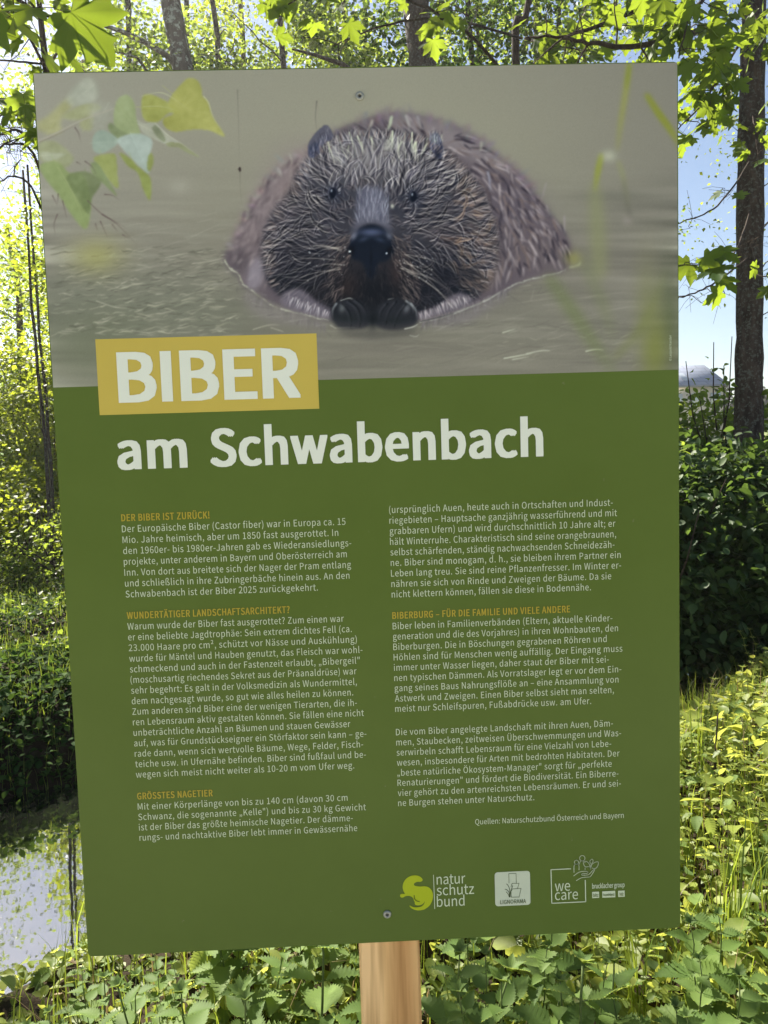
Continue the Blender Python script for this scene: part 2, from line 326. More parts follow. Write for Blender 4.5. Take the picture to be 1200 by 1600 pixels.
    tufts(1100, lambda x, y: (x > 400), (116,110,116), (46,44,53), 1., 6, 5, .7, (.8, 1.4))
    tufts(560, lambda x, y: (y < 305)&(x > 470)&(x < 700), (178,174,180), (64,62,74), 1.25, 8, 6, .9, (.8, 1.5))
    tufts(620, lambda x, y: (y > 245)&(y < 425)&((x < 545)|(x > 620)), (166,160,163), (40,39,49), 1.35, 5, 5, .95, (.8, 1.4))
    tufts(240, lambda x, y: (y > 280)&(x > 705), (158,140,128), (86,74,72), .8, 7, 4, .7)
    tufts(170, lambda x, y: (y > 300)&(x < 440), (150,138,136), (88,78,80), .8, 7, 4, .6)
    tufts(230, lambda x, y: (y > 410)&(np.abs(x-579) > 60), (112,104,104), (36,35,42), .9, 6, 4, .75)
    tufts(90, lambda x, y: (y < 262)&(np.abs(x-590) < 85), (204,206,192), (112,109,112), 1., 5, 5, 1., (.8, 1.4))
    tufts(60, lambda x, y: (y > 250)&(y < 345)&(np.abs(x-580) < 140)&(np.abs(x-580) > 36), (190,186,184), (40,40,50), 1.4, 4, 5, 1.1, (.7, 1.1))
    A.mix(hm*np.clip((Y-375)/70, 0, 1)*np.exp(-((X-579)/165)**4), (30,30,38), .34); A.mix(hm*np.exp(-(((X-470)/36)**2+((Y-410)/36)**2)), (30,30,38), .4); A.mix(hm*np.exp(-(((X-690)/40)**2+((Y-430)/30)**2)), (28,28,36), .5); A.mix(hm*np.exp(-(((X-578)/90)**2+((Y-236)/40)**2)), (168,166,170), .22)
    for i in range(26):       # bright clump tips along the crown
        x = r.uniform(505, 690); y = 214+abs(x-595)*.12+r.uniform(-4, 12); h = r.uniform(10, 26); d = r.uniform(-7, 7)+(x-595)*.05
        A.line([(x+d,y-h*.5),(x+d*.3,y+h*.2),(x-d*.4,y+h)], r.uniform(1.4, 3), (184,188,172), r.uniform(.4, .9), .7)
    A.mix(A.poly([(520,228),(526,232),(542,258),(530,256),(518,244)], 2), (160,160,164), .3); A.mix(A.poly([(608,208),(616,212),(618,230),(600,236)], 3), (188,192,178), .3)
    tufts(150, lambda x, y: (y > 270)&(y < 455)&(np.abs(x-580) > 48)&(np.abs(x-580) < 170), (176,170,168), (30,30,38), 1.3, 4, 5, 1.1, (.55, .95))
    # ears
    A.mix(A.poly([(484,246),(481,228),(488,214),(500,201),(510,195),(518,204),(520,216),(506,226),(498,242)], 1), (88,88,102))
    A.mix(A.poly([(484,243),(484,230),(492,222),(497,228),(492,242)], 1.5), (62,66,84), .9)
    A.mix(A.poly([(672,230),(672,214),(680,208),(688,214),(692,232),(688,248),(680,242)], 1), (88,88,104)); A.spot(680, 217, 6, 7, (172,182,176), .9); A.spot(684, 240, 5, 9, (44,46,58), .8)
    n = 120; q_ = U(0, 1, n); ex = np.concatenate([484+q_[:60]*30, 672+q_[60:]*19]); ey = np.concatenate([240-q_[:60]*40+U(0, 16, 60), 240-U(0, 28, 60)])
    P = np.stack([np.stack([ex, ey], 1), np.stack([ex+r.normal(0, 2, n), ey-6], 1), np.stack([ex+r.normal(0, 4, n), ey-U(9, 15, n)], 1)], 1); A.strokes(P, U(.6, 1.3, n), np.array([(142,142,158),(52,54,70),(116,114,128)], float)[r.choice(3, n)], U(.3, .9, n), .45)
    ho = spline(np.array(head, float), 14, True); n = 420; q = ho[r.integers(0, len(ho), n)]; q = q[(q[:, 1] < 450)]; n = len(q); out = q-np.array([580., 370.]); out /= np.linalg.norm(out, axis=1)[:, None]; sk = r.normal(0, .35, (n, 2)); L = U(4, 11, n)[:, None]
    A.strokes(np.stack([q-out*L*1.3, q-out*L*.3+sk*3, q+out*L*.5+sk*7], 1), U(.8, 1.8, n), np.array([(158,150,152),(66,61,68),(128,116,114)], float)[r.choice(3, n)], U(.35, .95, n), .5)
    # bridge of the nose
    A.mix(A.poly([(562,300),(580,292),(600,302),(606,336),(612,362),(596,356),(580,352),(564,356),(550,366),(557,336)], 5), (112,113,130), .8)
    n = 200; x = U(556, 606, n); y = U(296, 350, n); P = np.stack([np.stack([x, y], 1), np.stack([x+(x-580)*.06+r.normal(0, 1, n), y-8], 1), np.stack([x+(x-580)*.16+r.normal(0, 2, n), y-17], 1)], 1)
    A.strokes(P, U(.6, 1.2, n), np.array([(150,152,166),(78,78,94)], float)[r.choice([0, 1], n)], U(.2, .7, n), .45)
    # muzzle and nose
    A.mix(A.poly([(530,392),(552,366),(580,356),(608,366),(630,392),(646,430),(640,462),(618,484),(580,488),(536,482),(512,458),(514,420)], 14), (50,47,51), .9); A.spot(580, 450, 105, 34, (36,35,41), .6)
    A.spot(580, 458, 60, 26, (26,27,33), .75)
    A.mix(A.poly([(546,386),(551,370),(563,357),(581,351),(599,357),(612,370),(618,386),(614,398),(602,408),(592,410),(586,430),(580,436),(574,430),(566,410),(554,406),(547,398)], 2.6), (29,34,46), .98)
    A.spot(580, 363, 21, 7, (84,90,114), .8); A.spot(553, 369, 5, 8, (120,122,138), .6, .6); A.spot(608, 369, 5, 7, (120,122,136), .5, -.6)
    A.spot(549, 391, 5, 6, (16,20,30), .95); A.spot(609, 392, 5, 6, (16,20,30), .95); A.spot(580, 404, 2, 14, (22,26,36), .7)
    A.spot(546.5, 393, 1.8, 1.5, (206,214,220), .9); A.spot(604, 396, 1.4, 1.4, (190,198,208), .9)
    A.spot(568, 374, 9, 4, (70,77,96), .5, -.3); A.spot(594, 375, 9, 4, (66,73,92), .5, .3)
    A.spot(545, 448, 18, 22, (72,58,54), .45); A.spot(618, 430, 10, 26, (76,62,60), .4)
    n = 520; sd = r.choice([-1, 1], n); y = U(366, 470, n); x = 580+sd*(U(30, 60, n)+np.clip(y-400, 0, 40)*.3); an = np.where(sd > 0, U(.2, 1.35, n), np.pi-U(.2, 1.35, n)); L = U(7, 20, n)
    P = np.stack([np.stack([x+np.cos(an)*L*q, y+np.sin(an)*L*q+q*q*3], 1) for q in np.linspace(0, 1, 4)], 1)
    A.strokes(P, U(.6, 1.1, n), np.array([(128,116,112),(80,72,74)], float)[r.choice([0, 1], n)], U(.25, .7, n), .35)
    n = 300; x = U(530, 632, n); y = U(412, 474, n); an = np.pi/2-(x-580)/60*.7+r.normal(0, .2, n); L = U(6, 15, n)
    P = np.stack([np.stack([x+np.cos(an)*L*q, y+np.sin(an)*L*q], 1) for q in np.linspace(0, 1, 4)], 1)
    A.strokes(P, U(.6, 1.1, n), np.array([(66,60,60),(24,24,30),(48,44,47)], float)[r.choice(3, n)], U(.25, .8, n), .45)
    # eyes
    for ex, ey in ((520, 301), (646, 307)):
        A.spot(ex, ey+1, 13, 13, (44,47,60), .75); A.mix(A.poly([(ex-5,ey+1),(ex-4,ey-6),(ex+1,ey-8),(ex+5,ey-2),(ex+4,ey+6),(ex-1,ey+9),(ex-4,ey+6)], 1.1), (27,30,42), .8)
        A.line([(ex-7,ey+2),(ex-5,ey-6),(ex,ey-10),(ex+6,ey-6)], 1.2, (122,122,136), .6, .7); A.spot(ex-2, ey-3, 1.5, 2.4, (150,156,168), .7); A.line([(ex+2,ey+10),(ex+6,ey+4)], 1.1, (118,118,130), .5)
        n = 46; an = U(0, 6.28, n); q = np.stack([ex+np.cos(an)*9, ey+np.sin(an)*11], 1); w_ = np.stack([np.cos(an)*(1+.5*np.sign(ex-580)*np.cos(an)), np.sin(an)-.3], 1)
        A.strokes(np.stack([q, q+w_*5, q+w_*10+r.normal(0, 1.5, (n, 2))], 1), U(.6, 1.1, n), np.array([(146,144,152),(46,48,58)], float)[r.choice([0, 1], n)], U(.3, .9, n), .4)
    A.spot(613, 322, 3, 4, (160,160,156), .8); A.spot(613, 317, 4, 2, (96,92,98), .8)
    # fore legs, paws
    fur = lambda x0, y0, x1, y1, n, l, a0, c: A.strokes(*(lambda x, y, a, L: (np.stack([np.stack([x+np.cos(a)*L*q, y+np.sin(a)*L*q], 1) for q in (0, .5, 1)], 1), U(.7, 1.4, n), np.array(c, float)[r.choice(len(c), n)], U(.3, .9, n)))((lambda q: x0+(x1-x0)*q+r.normal(0, 2, n))(np.linspace(0, 1, n)), (lambda q: y0+(y1-y0)*q+r.normal(0, 2.5, n))(np.linspace(0, 1, n)), r.normal(a0, .2, n), U(l*.5, l, n)), .45)
    A.mix(A.poly([(388,420),(404,402),(412,430),(400,452),(386,448)], 4), (138,133,144), .65)
    A.mix(A.poly([(446,456),(470,452),(494,470),(518,486),(516,500),(486,494),(452,484),(438,472)], 3.5), (112,106,117), .8)
    fur(452, 462, 512, 488, 120, 18, 1.9, [(176,172,178),(92,88,98),(140,134,142)])
    A.mix(A.poly([(652,492),(680,480),(702,464),(722,458),(738,470),(716,482),(690,490),(660,500)], 3), (116,110,120), .8)
    fur(656, 488, 732, 462, 130, 17, 1.25, [(178,172,176),(90,86,94),(140,134,140)])
    for pts in ([(518,496),(519,482),(528,471),(543,466),(560,470),(574,482),(578,500),(572,512),(548,515),(528,511)], [(586,504),(586,486),(598,473),(618,467),(636,470),(648,482),(653,498),(645,510),(618,517),(594,513)]):
        A.mix(A.poly(pts, 2.4), (46,46,52)); 
    A.spot(582, 500, 8, 16, (24,27,31), .9); A.spot(545, 500, 24, 9, (38,42,44), .6); A.spot(618, 503, 24, 9, (36,40,42), .6)
    for p in ([(545,470),(558,480),(564,496),(563,508)], [(534,474),(545,486),(549,500),(548,510)], [(556,468),(568,478),(575,492)], [(606,474),(597,486),(594,502)], [(620,471),(609,486),(604,504)], [(635,475),(624,490),(617,508)]):
        A.line(p, 1.9, (22,23,28), .8, .9, .4); A.line([(q[0]-3.4, q[1]+1.5) for q in p], 2.6, (92,94,100), .3, 1.3, .4)
    for p in ([(526,474),(520,484),(520,498)], [(642,474),(650,486),(651,500)], [(634,470),(644,478),(646,490)]): A.line(p, 2.6, (140,144,148), .75, 1.1, .4)
    A.spot(534, 482, 5, 7, (108,112,114), .5); A.spot(636, 482, 5, 8, (112,114,120), .55, .5); A.line([(532,470),(545,466),(552,468)], 1.4, (170,172,166), .8); A.line([(606,468),(616,466)], 1.4, (140,142,138), .7)
    for q in ((549,511),(563,509),(604,506),(617,511)): A.line([(q[0],q[1]-4),(q[0]-1,q[1]+3)], 2., (18,20,24), .9, .5)
    # whiskers
    for k in range(16):
        s_ = -1 if k % 2 else 1; x = 580+s_*r.uniform(44, 56); y = r.uniform(384, 424); l = r.uniform(50, 110); d = r.uniform(-.05, .55) if s_ < 0 else r.uniform(.2, 1.0)
        A.line([(x,y),(x+s_*l*.5,y+l*.5*d-6),(x+s_*l,y+l*d*1.05)], .8, (172,166,160), .75, .4)
    n = 60; sd = r.choice([-1, 1], n); P = np.stack([580+sd*U(40, 100, n), U(384, 440, n)], 1); P = np.stack([P, P+.6, P+1.2], 1); A.strokes(P, U(1, 2, n), np.full((n, 3), 178.), U(.5, 1.2, n), .5)
    A.c += (np.clip(A.blur(np.maximum(bm, hm), 1)*1.1-.1, 0, 1)*.3)[..., None]*(A.c-np.array([.37, .355, .37]))
    dt = A.c-np.stack([A.blur(A.c[..., q], 5) for q in range(3)], -1); A.c += np.clip(hs*1.1+bm*.35, 0, 1)[..., None]*dt*.5
    # wet rim, reflections
    A.mix(A.poly([(380,452),(400,466),(430,482),(470,494),(512,502),(500,512),(450,508),(410,498),(384,476)], 6), (130,124,126), .6)
    n = 120; x = U(385, 510, n); y = 450+(x-385)*.42; P = np.stack([np.stack([x, y+6], 1), np.stack([x+r.normal(0, 2, n), y+U(14, 30, n)], 1)], 1); A.strokes(P, U(1, 2.2, n), np.array([(146,138,142),(102,98,100)], float)[r.choice([0, 1], n)], U(.2, .5, n), 1.2)
    A.mix(A.poly([(662,504),(700,494),(740,480),(790,462),(760,486),(730,504),(700,510),(672,508)], 5), (122,116,122), .65)
    n = 120; x = U(660, 800, n); y = 502-(x-660)*.4; P = np.stack([np.stack([x, y+2], 1), np.stack([x+r.normal(-2, 3, n), y+U(8, 24, n)], 1)], 1); A.strokes(P, U(1, 2.2, n), np.array([(146,140,148),(84,80,86)], float)[r.choice([0, 1], n)], U(.2, .6, n), .9)
    A.mix(A.poly([(530,514),(600,517),(650,512),(640,524),(590,530),(545,526)], 4), (84,82,78), .7)
    for pts, w0, c0 in (([(351,406),(358,418),(372,428),(377,438),(382,446),(396,456),(412,468),(424,477),(446,485),(470,490),(496,497),(514,501)], 2.6, (184,186,168)), ([(656,504),(690,496),(716,487),(735,480),(762,468),(788,453),(812,442),(840,434),(872,427),(886,420)], 2.4, (168,170,162))):
        p = spline(np.array(pts, float), 8, False); A.line(pts, w0*.8, np.array(c0)*.9, .4, .9, .3); A.line([(x, y+3.5) for x, y in pts], 2.4, (92,90,88), .35, 1.3, .3)
        for q in range(0, len(p)-4, 2):
            if r.random() < .78: A.line([tuple(p[q]+r.normal(0, .7, 2)), tuple(p[q+2]+r.normal(0, .7, 2)), tuple(p[q+4]+r.normal(0, .5, 2))], w0*r.uniform(.4, 1.5)*(1-.5*q/len(p)), np.array(c0)+r.normal(0, 14), r.uniform(.4, 1.1), r.uniform(.45, .9), .4)
        for q in range(26): b = p[r.integers(0, len(p))]; A.line([(b[0]+r.normal(0, 14), b[1]+8+abs(r.normal(0, 9)))]+[(b[0]+r.normal(0, 14)+12, b[1]+9+abs(r.normal(0, 9)))], r.uniform(.8, 2), (160,158,150) if q % 2 else (88,86,84), .4, .7)
    A.line([(656,503),(690,495),(716,487)], 1.8, (52,50,56), .8, .6)
    A.line([(890,418),(904,414),(907,408)], 3, (180,188,164), .9, 1.4); A.line([(632,514),(645,511),(654,506)], 2.4, (206,208,198), 1., .6); A.line([(640,524),(650,526),(655,522)], 1.6, (182,184,176), .8); A.line([(516,508),(526,514)], 1.6, (190,190,180), .8)
    # blurred blades on the right
    G = lambda pts, w, c, a, b: A.line(pts, w, c, a, b, .8)
    A.spot(1046, 500, 22, 95, (82,92,62), .7); A.spot(1022, 545, 22, 60, (120,128,58), .75); A.spot(1010, 470, 18, 70, (122,126,84), .5)
    G([(983,98),(978,140),(970,190),(964,238)], 13, (146,150,76), .7, 3.6); G([(984,96),(981,120),(978,140)], 9, (122,136,40), .6, 3)
    G([(1010,148),(1028,176),(1048,204),(1066,236)], 20, (132,140,52), .9, 3.4); G([(940,242),(934,268),(929,300)], 17, (142,150,66), .85, 3.2); G([(966,252),(974,280),(982,330)], 12, (140,142,110), .7, 3.2); G([(974,280),(980,320),(986,344)], 9, (100,98,90), .5, 3.5)
    A.spot(951, 244, 11, 9, (186,190,170), .7); A.spot(980, 345, 9, 7, (152,146,140), .5); A.mix(A.poly([(922,300),(938,300),(948,420),(926,424)], 7), (136,142,98), .6)
    G([(855,430),(890,480),(930,540),(965,590)], 26, (108,120,74), .6, 8); G([(905,400),(940,470),(960,540)], 16, (114,126,78), .4, 8); A.spot(895, 404, 13, 12, (150,152,80), .6); G([(960,560),(1010,500),(1040,420)], 14, (118,126,70), .5, 6)
    # poplar twig top left
    Z = lambda L: [(50+.2667*a, 100+.2667*b) for a, b in L]
    tx = A.noise(3)*.5+A.noise(14)
    def leaf(L, c, k=.9, sf=1.4):
        m = A.poly(Z(L), sf); A.mix(m, c, k); A.c += (m*tx*.02)[..., None]; q = np.array(Z(L)); c0 = q.mean(0); d = q[np.argmax(np.linalg.norm(q-c0, axis=1))]; b = 2*c0-d
        A.line([tuple(b*.8+c0*.2), tuple(c0), tuple(d)], .8, np.minimum(np.array(c)*1.13, 215), .5, .5)
        for u in (.3, .5, .7): p = b*(1-u)+d*u; w = np.array([-(d-b)[1], (d-b)[0]])*.2*(1-u*.5); A.line([tuple(p), tuple(p+w+(d-b)*.1)], .6, np.array(c)*1.1, .25, .5); A.line([tuple(p), tuple(p-w+(d-b)*.1)], .6, np.array(c)*1.1, .25, .5)
    leaf([(20,360),(100,300),(210,200),(240,240),(170,330),(170,400),(90,410)], (160,162,112), .75, 3); leaf([(210,190),(310,85),(360,100),(385,190),(330,240),(220,240)], (168,174,160), .8, 3)
    leaf([(180,310),(280,245),(370,232),(405,262),(350,290),(270,330)], (152,158,116), .8, 2); leaf([(280,345),(355,290),(352,385),(300,385)], (154,158,118), .8, 2); leaf([(340,230),(440,235),(480,260),(440,370),(360,390)], (158,162,150), .5, 4)
    A.line(Z([(30,455),(150,402),(270,340),(400,290),(490,258),(600,215)]), 4., (170,166,152), .95, .9, .35); A.line(Z([(40,462),(160,408),(280,346)]), 1.6, (124,116,106), .6, .8)
    leaf([(485,260),(510,200),(560,182),(600,230),(612,320),(636,420),(590,420),(520,400),(480,350)], (152,166,122)); leaf([(448,380),(462,345),(520,390),(560,410),(500,440)], (128,142,104))
    leaf([(640,235),(655,185),(700,180),(780,215),(870,280),(800,290),(740,340),(680,340),(650,310)], (162,168,92)); leaf([(800,230),(830,170),(880,115),(920,82),(970,98),(995,150),(1000,190),(1030,220),(1060,310),(1130,425),(1040,390),(940,385),(840,398),(780,370),(770,320),(830,290)], (162,165,88))
    A.line(Z([(1005,190),(1035,230),(1062,312),(1128,420)]), 1.4, (196,198,162), .8); A.line(Z([(640,190),(740,168),(800,185),(860,225),(970,300)]), 1.2, (190,192,152), .8); A.line(Z([(650,250),(760,250),(870,278)]), 1., (190,192,150), .7)
    for k in range(7): A.line(Z([(880+k*8,250+k*9),(900+k*22,190+k*24),(930+k*24,150+k*34)]), .7, (184,184,128), .4)
    leaf([(355,440),(385,395),(440,395),(510,450),(460,500),(400,525),(360,505)], (150,168,156)); leaf([(500,450),(560,415),(640,410),(705,450),(690,540),(685,640),(640,610),(570,540)], (166,182,176))
    leaf([(512,520),(570,550),(620,600),(680,650),(698,690),(692,800),(650,730),(622,640),(560,595)], (140,152,82)); leaf([(682,540),(705,525),(712,580),(690,630),(676,610)], (138,148,84))
    leaf([(618,330),(660,350),(720,345),(800,420),(860,465),(790,470),(700,430),(650,400)], (178,182,166), .8, 1); leaf([(705,380),(730,362),(775,420),(780,460),(740,435)], (132,140,114)); leaf([(790,462),(870,465),(920,500),(985,548),(910,520),(860,490),(800,484)], (142,148,112), .9, 1)
    A.line(Z([(720,345),(800,420),(880,470),(990,550)]), 1.2, (196,196,180), .8); leaf([(362,560),(380,540),(460,525),(492,540),(500,640),(505,730),(450,680),(400,610)], (144,154,88)); leaf([(345,590),(380,580),(430,650),(498,775),(440,720),(360,650)], (122,138,94))
    leaf([(40,470),(120,450),(190,490),(245,555),(190,610),(100,580),(50,560)], (150,156,120), .85, 2); leaf([(45,520),(120,520),(200,530),(90,570)], (172,178,160), .7, 2); leaf([(50,590),(150,575),(220,640),(300,650),(345,800),(318,968),(230,880),(150,760),(70,660)], (136,152,100), .95, 1.6)
    leaf([(205,660),(310,630),(390,670),(402,710),(350,790),(330,880),(250,760)], (108,122,82), .8, 1.4); A.line(Z([(150,600),(240,760),(318,960)]), 1., (168,176,134), .6)
    for L in ([(325,800),(410,880),(480,920),(560,965)], [(410,880),(500,940),(620,1065)], [(425,765),(470,770),(515,798)], [(310,570),(350,600),(380,650)], [(262,575),(290,590)], [(252,372),(275,410),(285,460)], [(372,935),(385,980)], [(400,920),(445,1020)], [(470,940),(505,985)], [(120,770),(150,830)], [(155,760),(150,820)], [(180,800),(205,910)], [(150,880),(130,940),(138,1005)], [(530,1000),(575,1025)]):
        A.line(Z(L), 1.9, (100,86,84), .85, .6, .4)
    A.spot(150, 400, 40, 28, (172,172,84), .45); A.spot(280, 292, 16, 12, (168,166,156), .5)
    # spider thread and hair stuck on the print
    A.line([(371,140),(373,200),(374,262)], .6, (86,84,78), .8, .4, .3); A.line([(375,268),(376,300),(379,336)], .6, (96,94,86), .8, .4, .3); A.mix(A.poly([(372.5,265),(374.5,260.5),(377,264),(375.5,269)], .5), (56,46,44))
    A.line([(495,158),(493,185),(496,212)], .8, (58,54,60), .9, .4, .3)
    A.c += (r.standard_normal((A.h, A.w))*.006)[..., None]
    return np.clip(A.c, 0, 1)
# ------------------------------------------------------------------ the information board
def lin(c): c = np.asarray(c, float)/255.; return np.where(c <= .04045, c/12.92, ((c+.055)/1.055)**2.4)
PK = .94                                                       # print albedo = photo colour / the light on the shaded board
def pcol(c): return tuple(np.clip(lin(c)/PK, 0, .85))
def bd(px, py):
    """a place on the photographed board -> (x, z) on the board's own plane"""
    d = CM@np.array([(px-600)/1200, 1, -(py-800)/1200]); t = -CAM[1]/d[1]; p = CAM+d*t; return np.array([p[0], p[2]])
def ink(name, c, rough=.42):
    k = NM(name); n = noise(k, 260, 2); p = np.array(pcol(c)); d = noise(k, 3.2, 5, .65); g = noise(k, 55, 3, .6)      # faint dust and weathering
    cr = k.ramp(d, [(.3, tuple(p*.95)), (.7, tuple(np.clip(p*1.05+.004, 0, .85)))]); sp = k.ramp(g, [(.71, (0, 0, 0)), (.76, (.35, .35, .35))]); mx = k.n('MixRGB'); k.l(sp, mx.inputs[0]); k.l(cr, mx.inputs[1]); mx.inputs[2].default_value = (.2, .2, .16, 1)
    return k.fin(k.bsdf(mx.outputs[0], .3, .1, n, .04, .0005))
M['print_green'] = ink('print_green', (82, 101, 43)); M['print_white'] = ink('print_white', (210, 219, 209)); M['print_ochre'] = ink('print_ochre', (184, 168, 80))
M['print_gold'] = ink('print_gold', (166, 152, 58)); M['print_text'] = ink('print_text', (190, 204, 178)); M['print_lime'] = ink('print_lime', (158, 174, 34)); M['print_tile'] = ink('print_tile', (182, 194, 176)); M['print_line'] = ink('print_line', (86, 100, 70))
k = NM('board_edge'); M['board_edge'] = k.fin(k.bsdf((.5, .5, .48), .5, .4))
k = NM('screw_metal'); M['screw'] = k.fin(k.bsdf((.3, .32, .29), .5, .4, Metallic=.4))
k = NM('screw_socket'); M['socket'] = k.fin(k.bsdf((.07, .07, .065), .6, .2))
k = NM('pine_wood'); wv = k.n('TexWave'); wv.wave_type = 'RINGS'; wv.inputs['Scale'].default_value = 19; wv.inputs['Distortion'].default_value = 4.; wv.inputs['Detail'].default_value = 2
mp = k.n('Mapping'); mp.inputs['Scale'].default_value = (1, 1, .05); mp.inputs['Location'].default_value = (.06, -.16, 0); k.l(k.n('TexCoord').outputs['Object'], mp.inputs[0]); k.l(mp.outputs[0], wv.inputs['Vector'])
c1 = k.ramp(wv.outputs['Color'], [(0, (.82,.57,.29)), (.5, (.75,.5,.23)), (1, (.55,.32,.13))]); kn = noise(k, 90, 2, .5, stretch=(1, 1, .05)); mx = k.n('MixRGB'); mx.blend_type = 'MULTIPLY'; mx.inputs[0].default_value = .75; k.l(c1, mx.inputs[1]); k.l(k.ramp(kn, [(.36, (.6,.54,.46)), (.56, (1,1,1))]), mx.inputs[2])
M['pine'] = k.fin(k.bsdf(mx.outputs[0], .65, .25, kn, .25, .003))
SIGN = tag(empty('information_sign', (0, 0, 0)), 'large green and photo printed board about beavers on a square wooden post', 'sign')
BW, BH, BZ, BT = .841/2, 1.19388685/2, 1.45, .004
def rrect(x0, z0, x1, z1, rad, n=5):
    P = []
    for cx, cz, a0 in ((x1-rad, z1-rad, 0), (x0+rad, z1-rad, 90), (x0+rad, z0+rad, 180), (x1-rad, z0+rad, 270)):
        P += [(cx+rad*math.cos(math.radians(a0+90*i/n)), cz+rad*math.sin(math.radians(a0+90*i/n))) for i in range(n+1)]
    return P
def slab(name, P, y0, y1, mats, parent):
    """outline P in (x, z), front at y0, back at y1"""
    n = len(P); V = [(x, y0, z) for x, z in P]+[(x, y1, z) for x, z in P]
    me = bpy.data.meshes.new(name); me.from_pydata(V, [], [list(range(n)), list(range(2*n-1, n-1, -1))]+[[(i+1) % n, i, n+i, n+(i+1) % n] for i in range(n)])
    for m in mats: me.materials.append(m)
    if len(mats) > 1:
        for f in me.polygons: f.material_index = 0 if f.index == 0 else 1
    me.update(); o = bpy.data.objects.new(name, me); COL.objects.link(o); o.parent = parent; return o
# front outlines run clockwise when seen from -y; flip so that normals look at the viewer
board = slab('board', rrect(-BW, BZ-BH, BW, BZ+BH, .006)[::-1][::-1], 0, BT, [M['print_green'], M['board_edge']], SIGN)
# the photograph printed on the upper part: a fine grid, its picture painted as a colour attribute
zl, zr = bd(85, 604)[1], bd(1060, 579)[1]; ZS = (zl+zr)/2; NX, NZ = 900, 456
gx = np.linspace(-BW+.0012, BW-.0012, NX); gz = np.linspace(ZS, BZ+BH-.0012, NZ); GX, GZ = np.meshgrid(gx, gz)
ART = paint(); q = np.stack([GX, 0*GX, GZ], -1)-CAM; q = q@CM; PX = 600+1200*q[..., 0]/q[..., 1]; PY = 800-1200*q[..., 2]/q[..., 1]
sx = np.clip((PX-AX0)*AS-.5, 0, ART.shape[1]-1.001); sy = np.clip((PY-AY0)*AS-.5, 0, ART.shape[0]-1.001); ix, iy = sx.astype(int), sy.astype(int); fx, fy = (sx-ix)[..., None], (sy-iy)[..., None]
pic = (ART[iy, ix]*(1-fx)+ART[iy, ix+1]*fx)*(1-fy)+(ART[iy+1, ix]*(1-fx)+ART[iy+1, ix+1]*fx)*fy
i, j = np.meshgrid(np.arange(NZ-1), np.arange(NX-1), indexing='ij')
k = NM('beaver_photo_print'); at_ = k.n('Attribute', attribute_name='picture'); M['photo'] = k.fin(k.bsdf(at_.outputs['Color'], .32, .2))
o = mesh_np('printed_photo', np.stack([GX, 0*GX-.0004, GZ], -1), np.stack([i*NX+j, i*NX+j+1, (i+1)*NX+j+1, (i+1)*NX+j], -1).reshape(-1, 4), M['photo'], SIGN)
ca = o.data.color_attributes.new('picture', 'FLOAT_COLOR', 'POINT'); rgba = np.ones((NX*NZ, 4), np.float32); rgba[:, :3] = np.clip(lin(pic.reshape(-1, 3)*255)*np.array([1.04, 1.08, 1.1])/PK, 0, .9); ca.data.foreach_set('color', rgba.ravel())
# flat ink shapes
class Ink:
    def __init__(s, y=-.0006): s.V = []; s.F = []; s.y = y
    def poly(s, P): n = len(s.V); s.V += [(x, s.y, z) for x, z in P]; s.F.append(list(range(n, n+len(P))))
    def px(s, P, smooth=0):
        P = np.array(P, float)
        if smooth: P = spline(P, smooth, True)
        s.poly([bd(*p) for p in P])
    def stroke(s, P, w, closed=False, smooth=0):
        P = np.array(P, float)
        if smooth: P = spline(P, smooth, closed)
        if closed: P = np.vstack([P, P[:1]])
        P = np.array([bd(*p) for p in P]); w = w*.00087
        for a, b in zip(P[:-1], P[1:]):
            d = b-a; L = np.linalg.norm(d)
            if L < 1e-9: continue
            d = d/L; m = np.array([-d[1], d[0]])*w/2; e = d*w*.3; s.poly([a-m-e, b-m+e, b+m+e, a+m-e])
    def build(s, name, mat, parent=SIGN):
        me = bpy.data.meshes.new(name); me.from_pydata(s.V, [], s.F); me.materials.append(mat); me.update(); o = bpy.data.objects.new(name, me); COL.objects.link(o); o.parent = parent; return o
try: FONT = bpy.data.fonts.load(bpy.utils.system_resource('DATAFILES', path='fonts')+'/Noto Sans CJK Regular.woff2')     # Blender's own interface typeface
except Exception: FONT = None
CAPH = .5
def glyphs(txt, size, bold=0., space=1.):
    txt = txt.replace('“', '"')
    cu = bpy.data.curves.new('t', 'FONT'); cu.body = txt; cu.font = FONT or cu.font; cu.size = size; cu.resolution_u = 3; cu.space_character = space; cu.fill_mode = 'FRONT'
    ob = bpy.data.objects.new('t', cu); COL.objects.link(ob); bpy.context.view_layer.update()
    me = bpy.data.meshes.new_from_object(ob.evaluated_get(bpy.context.evaluated_depsgraph_get()))
    V = np.array([v.co[:2] for v in me.vertices]).reshape(-1, 2); F = [list(p.vertices) for p in me.polygons]
    bpy.data.objects.remove(ob); bpy.data.curves.remove(cu); bpy.data.meshes.remove(me); return V, F
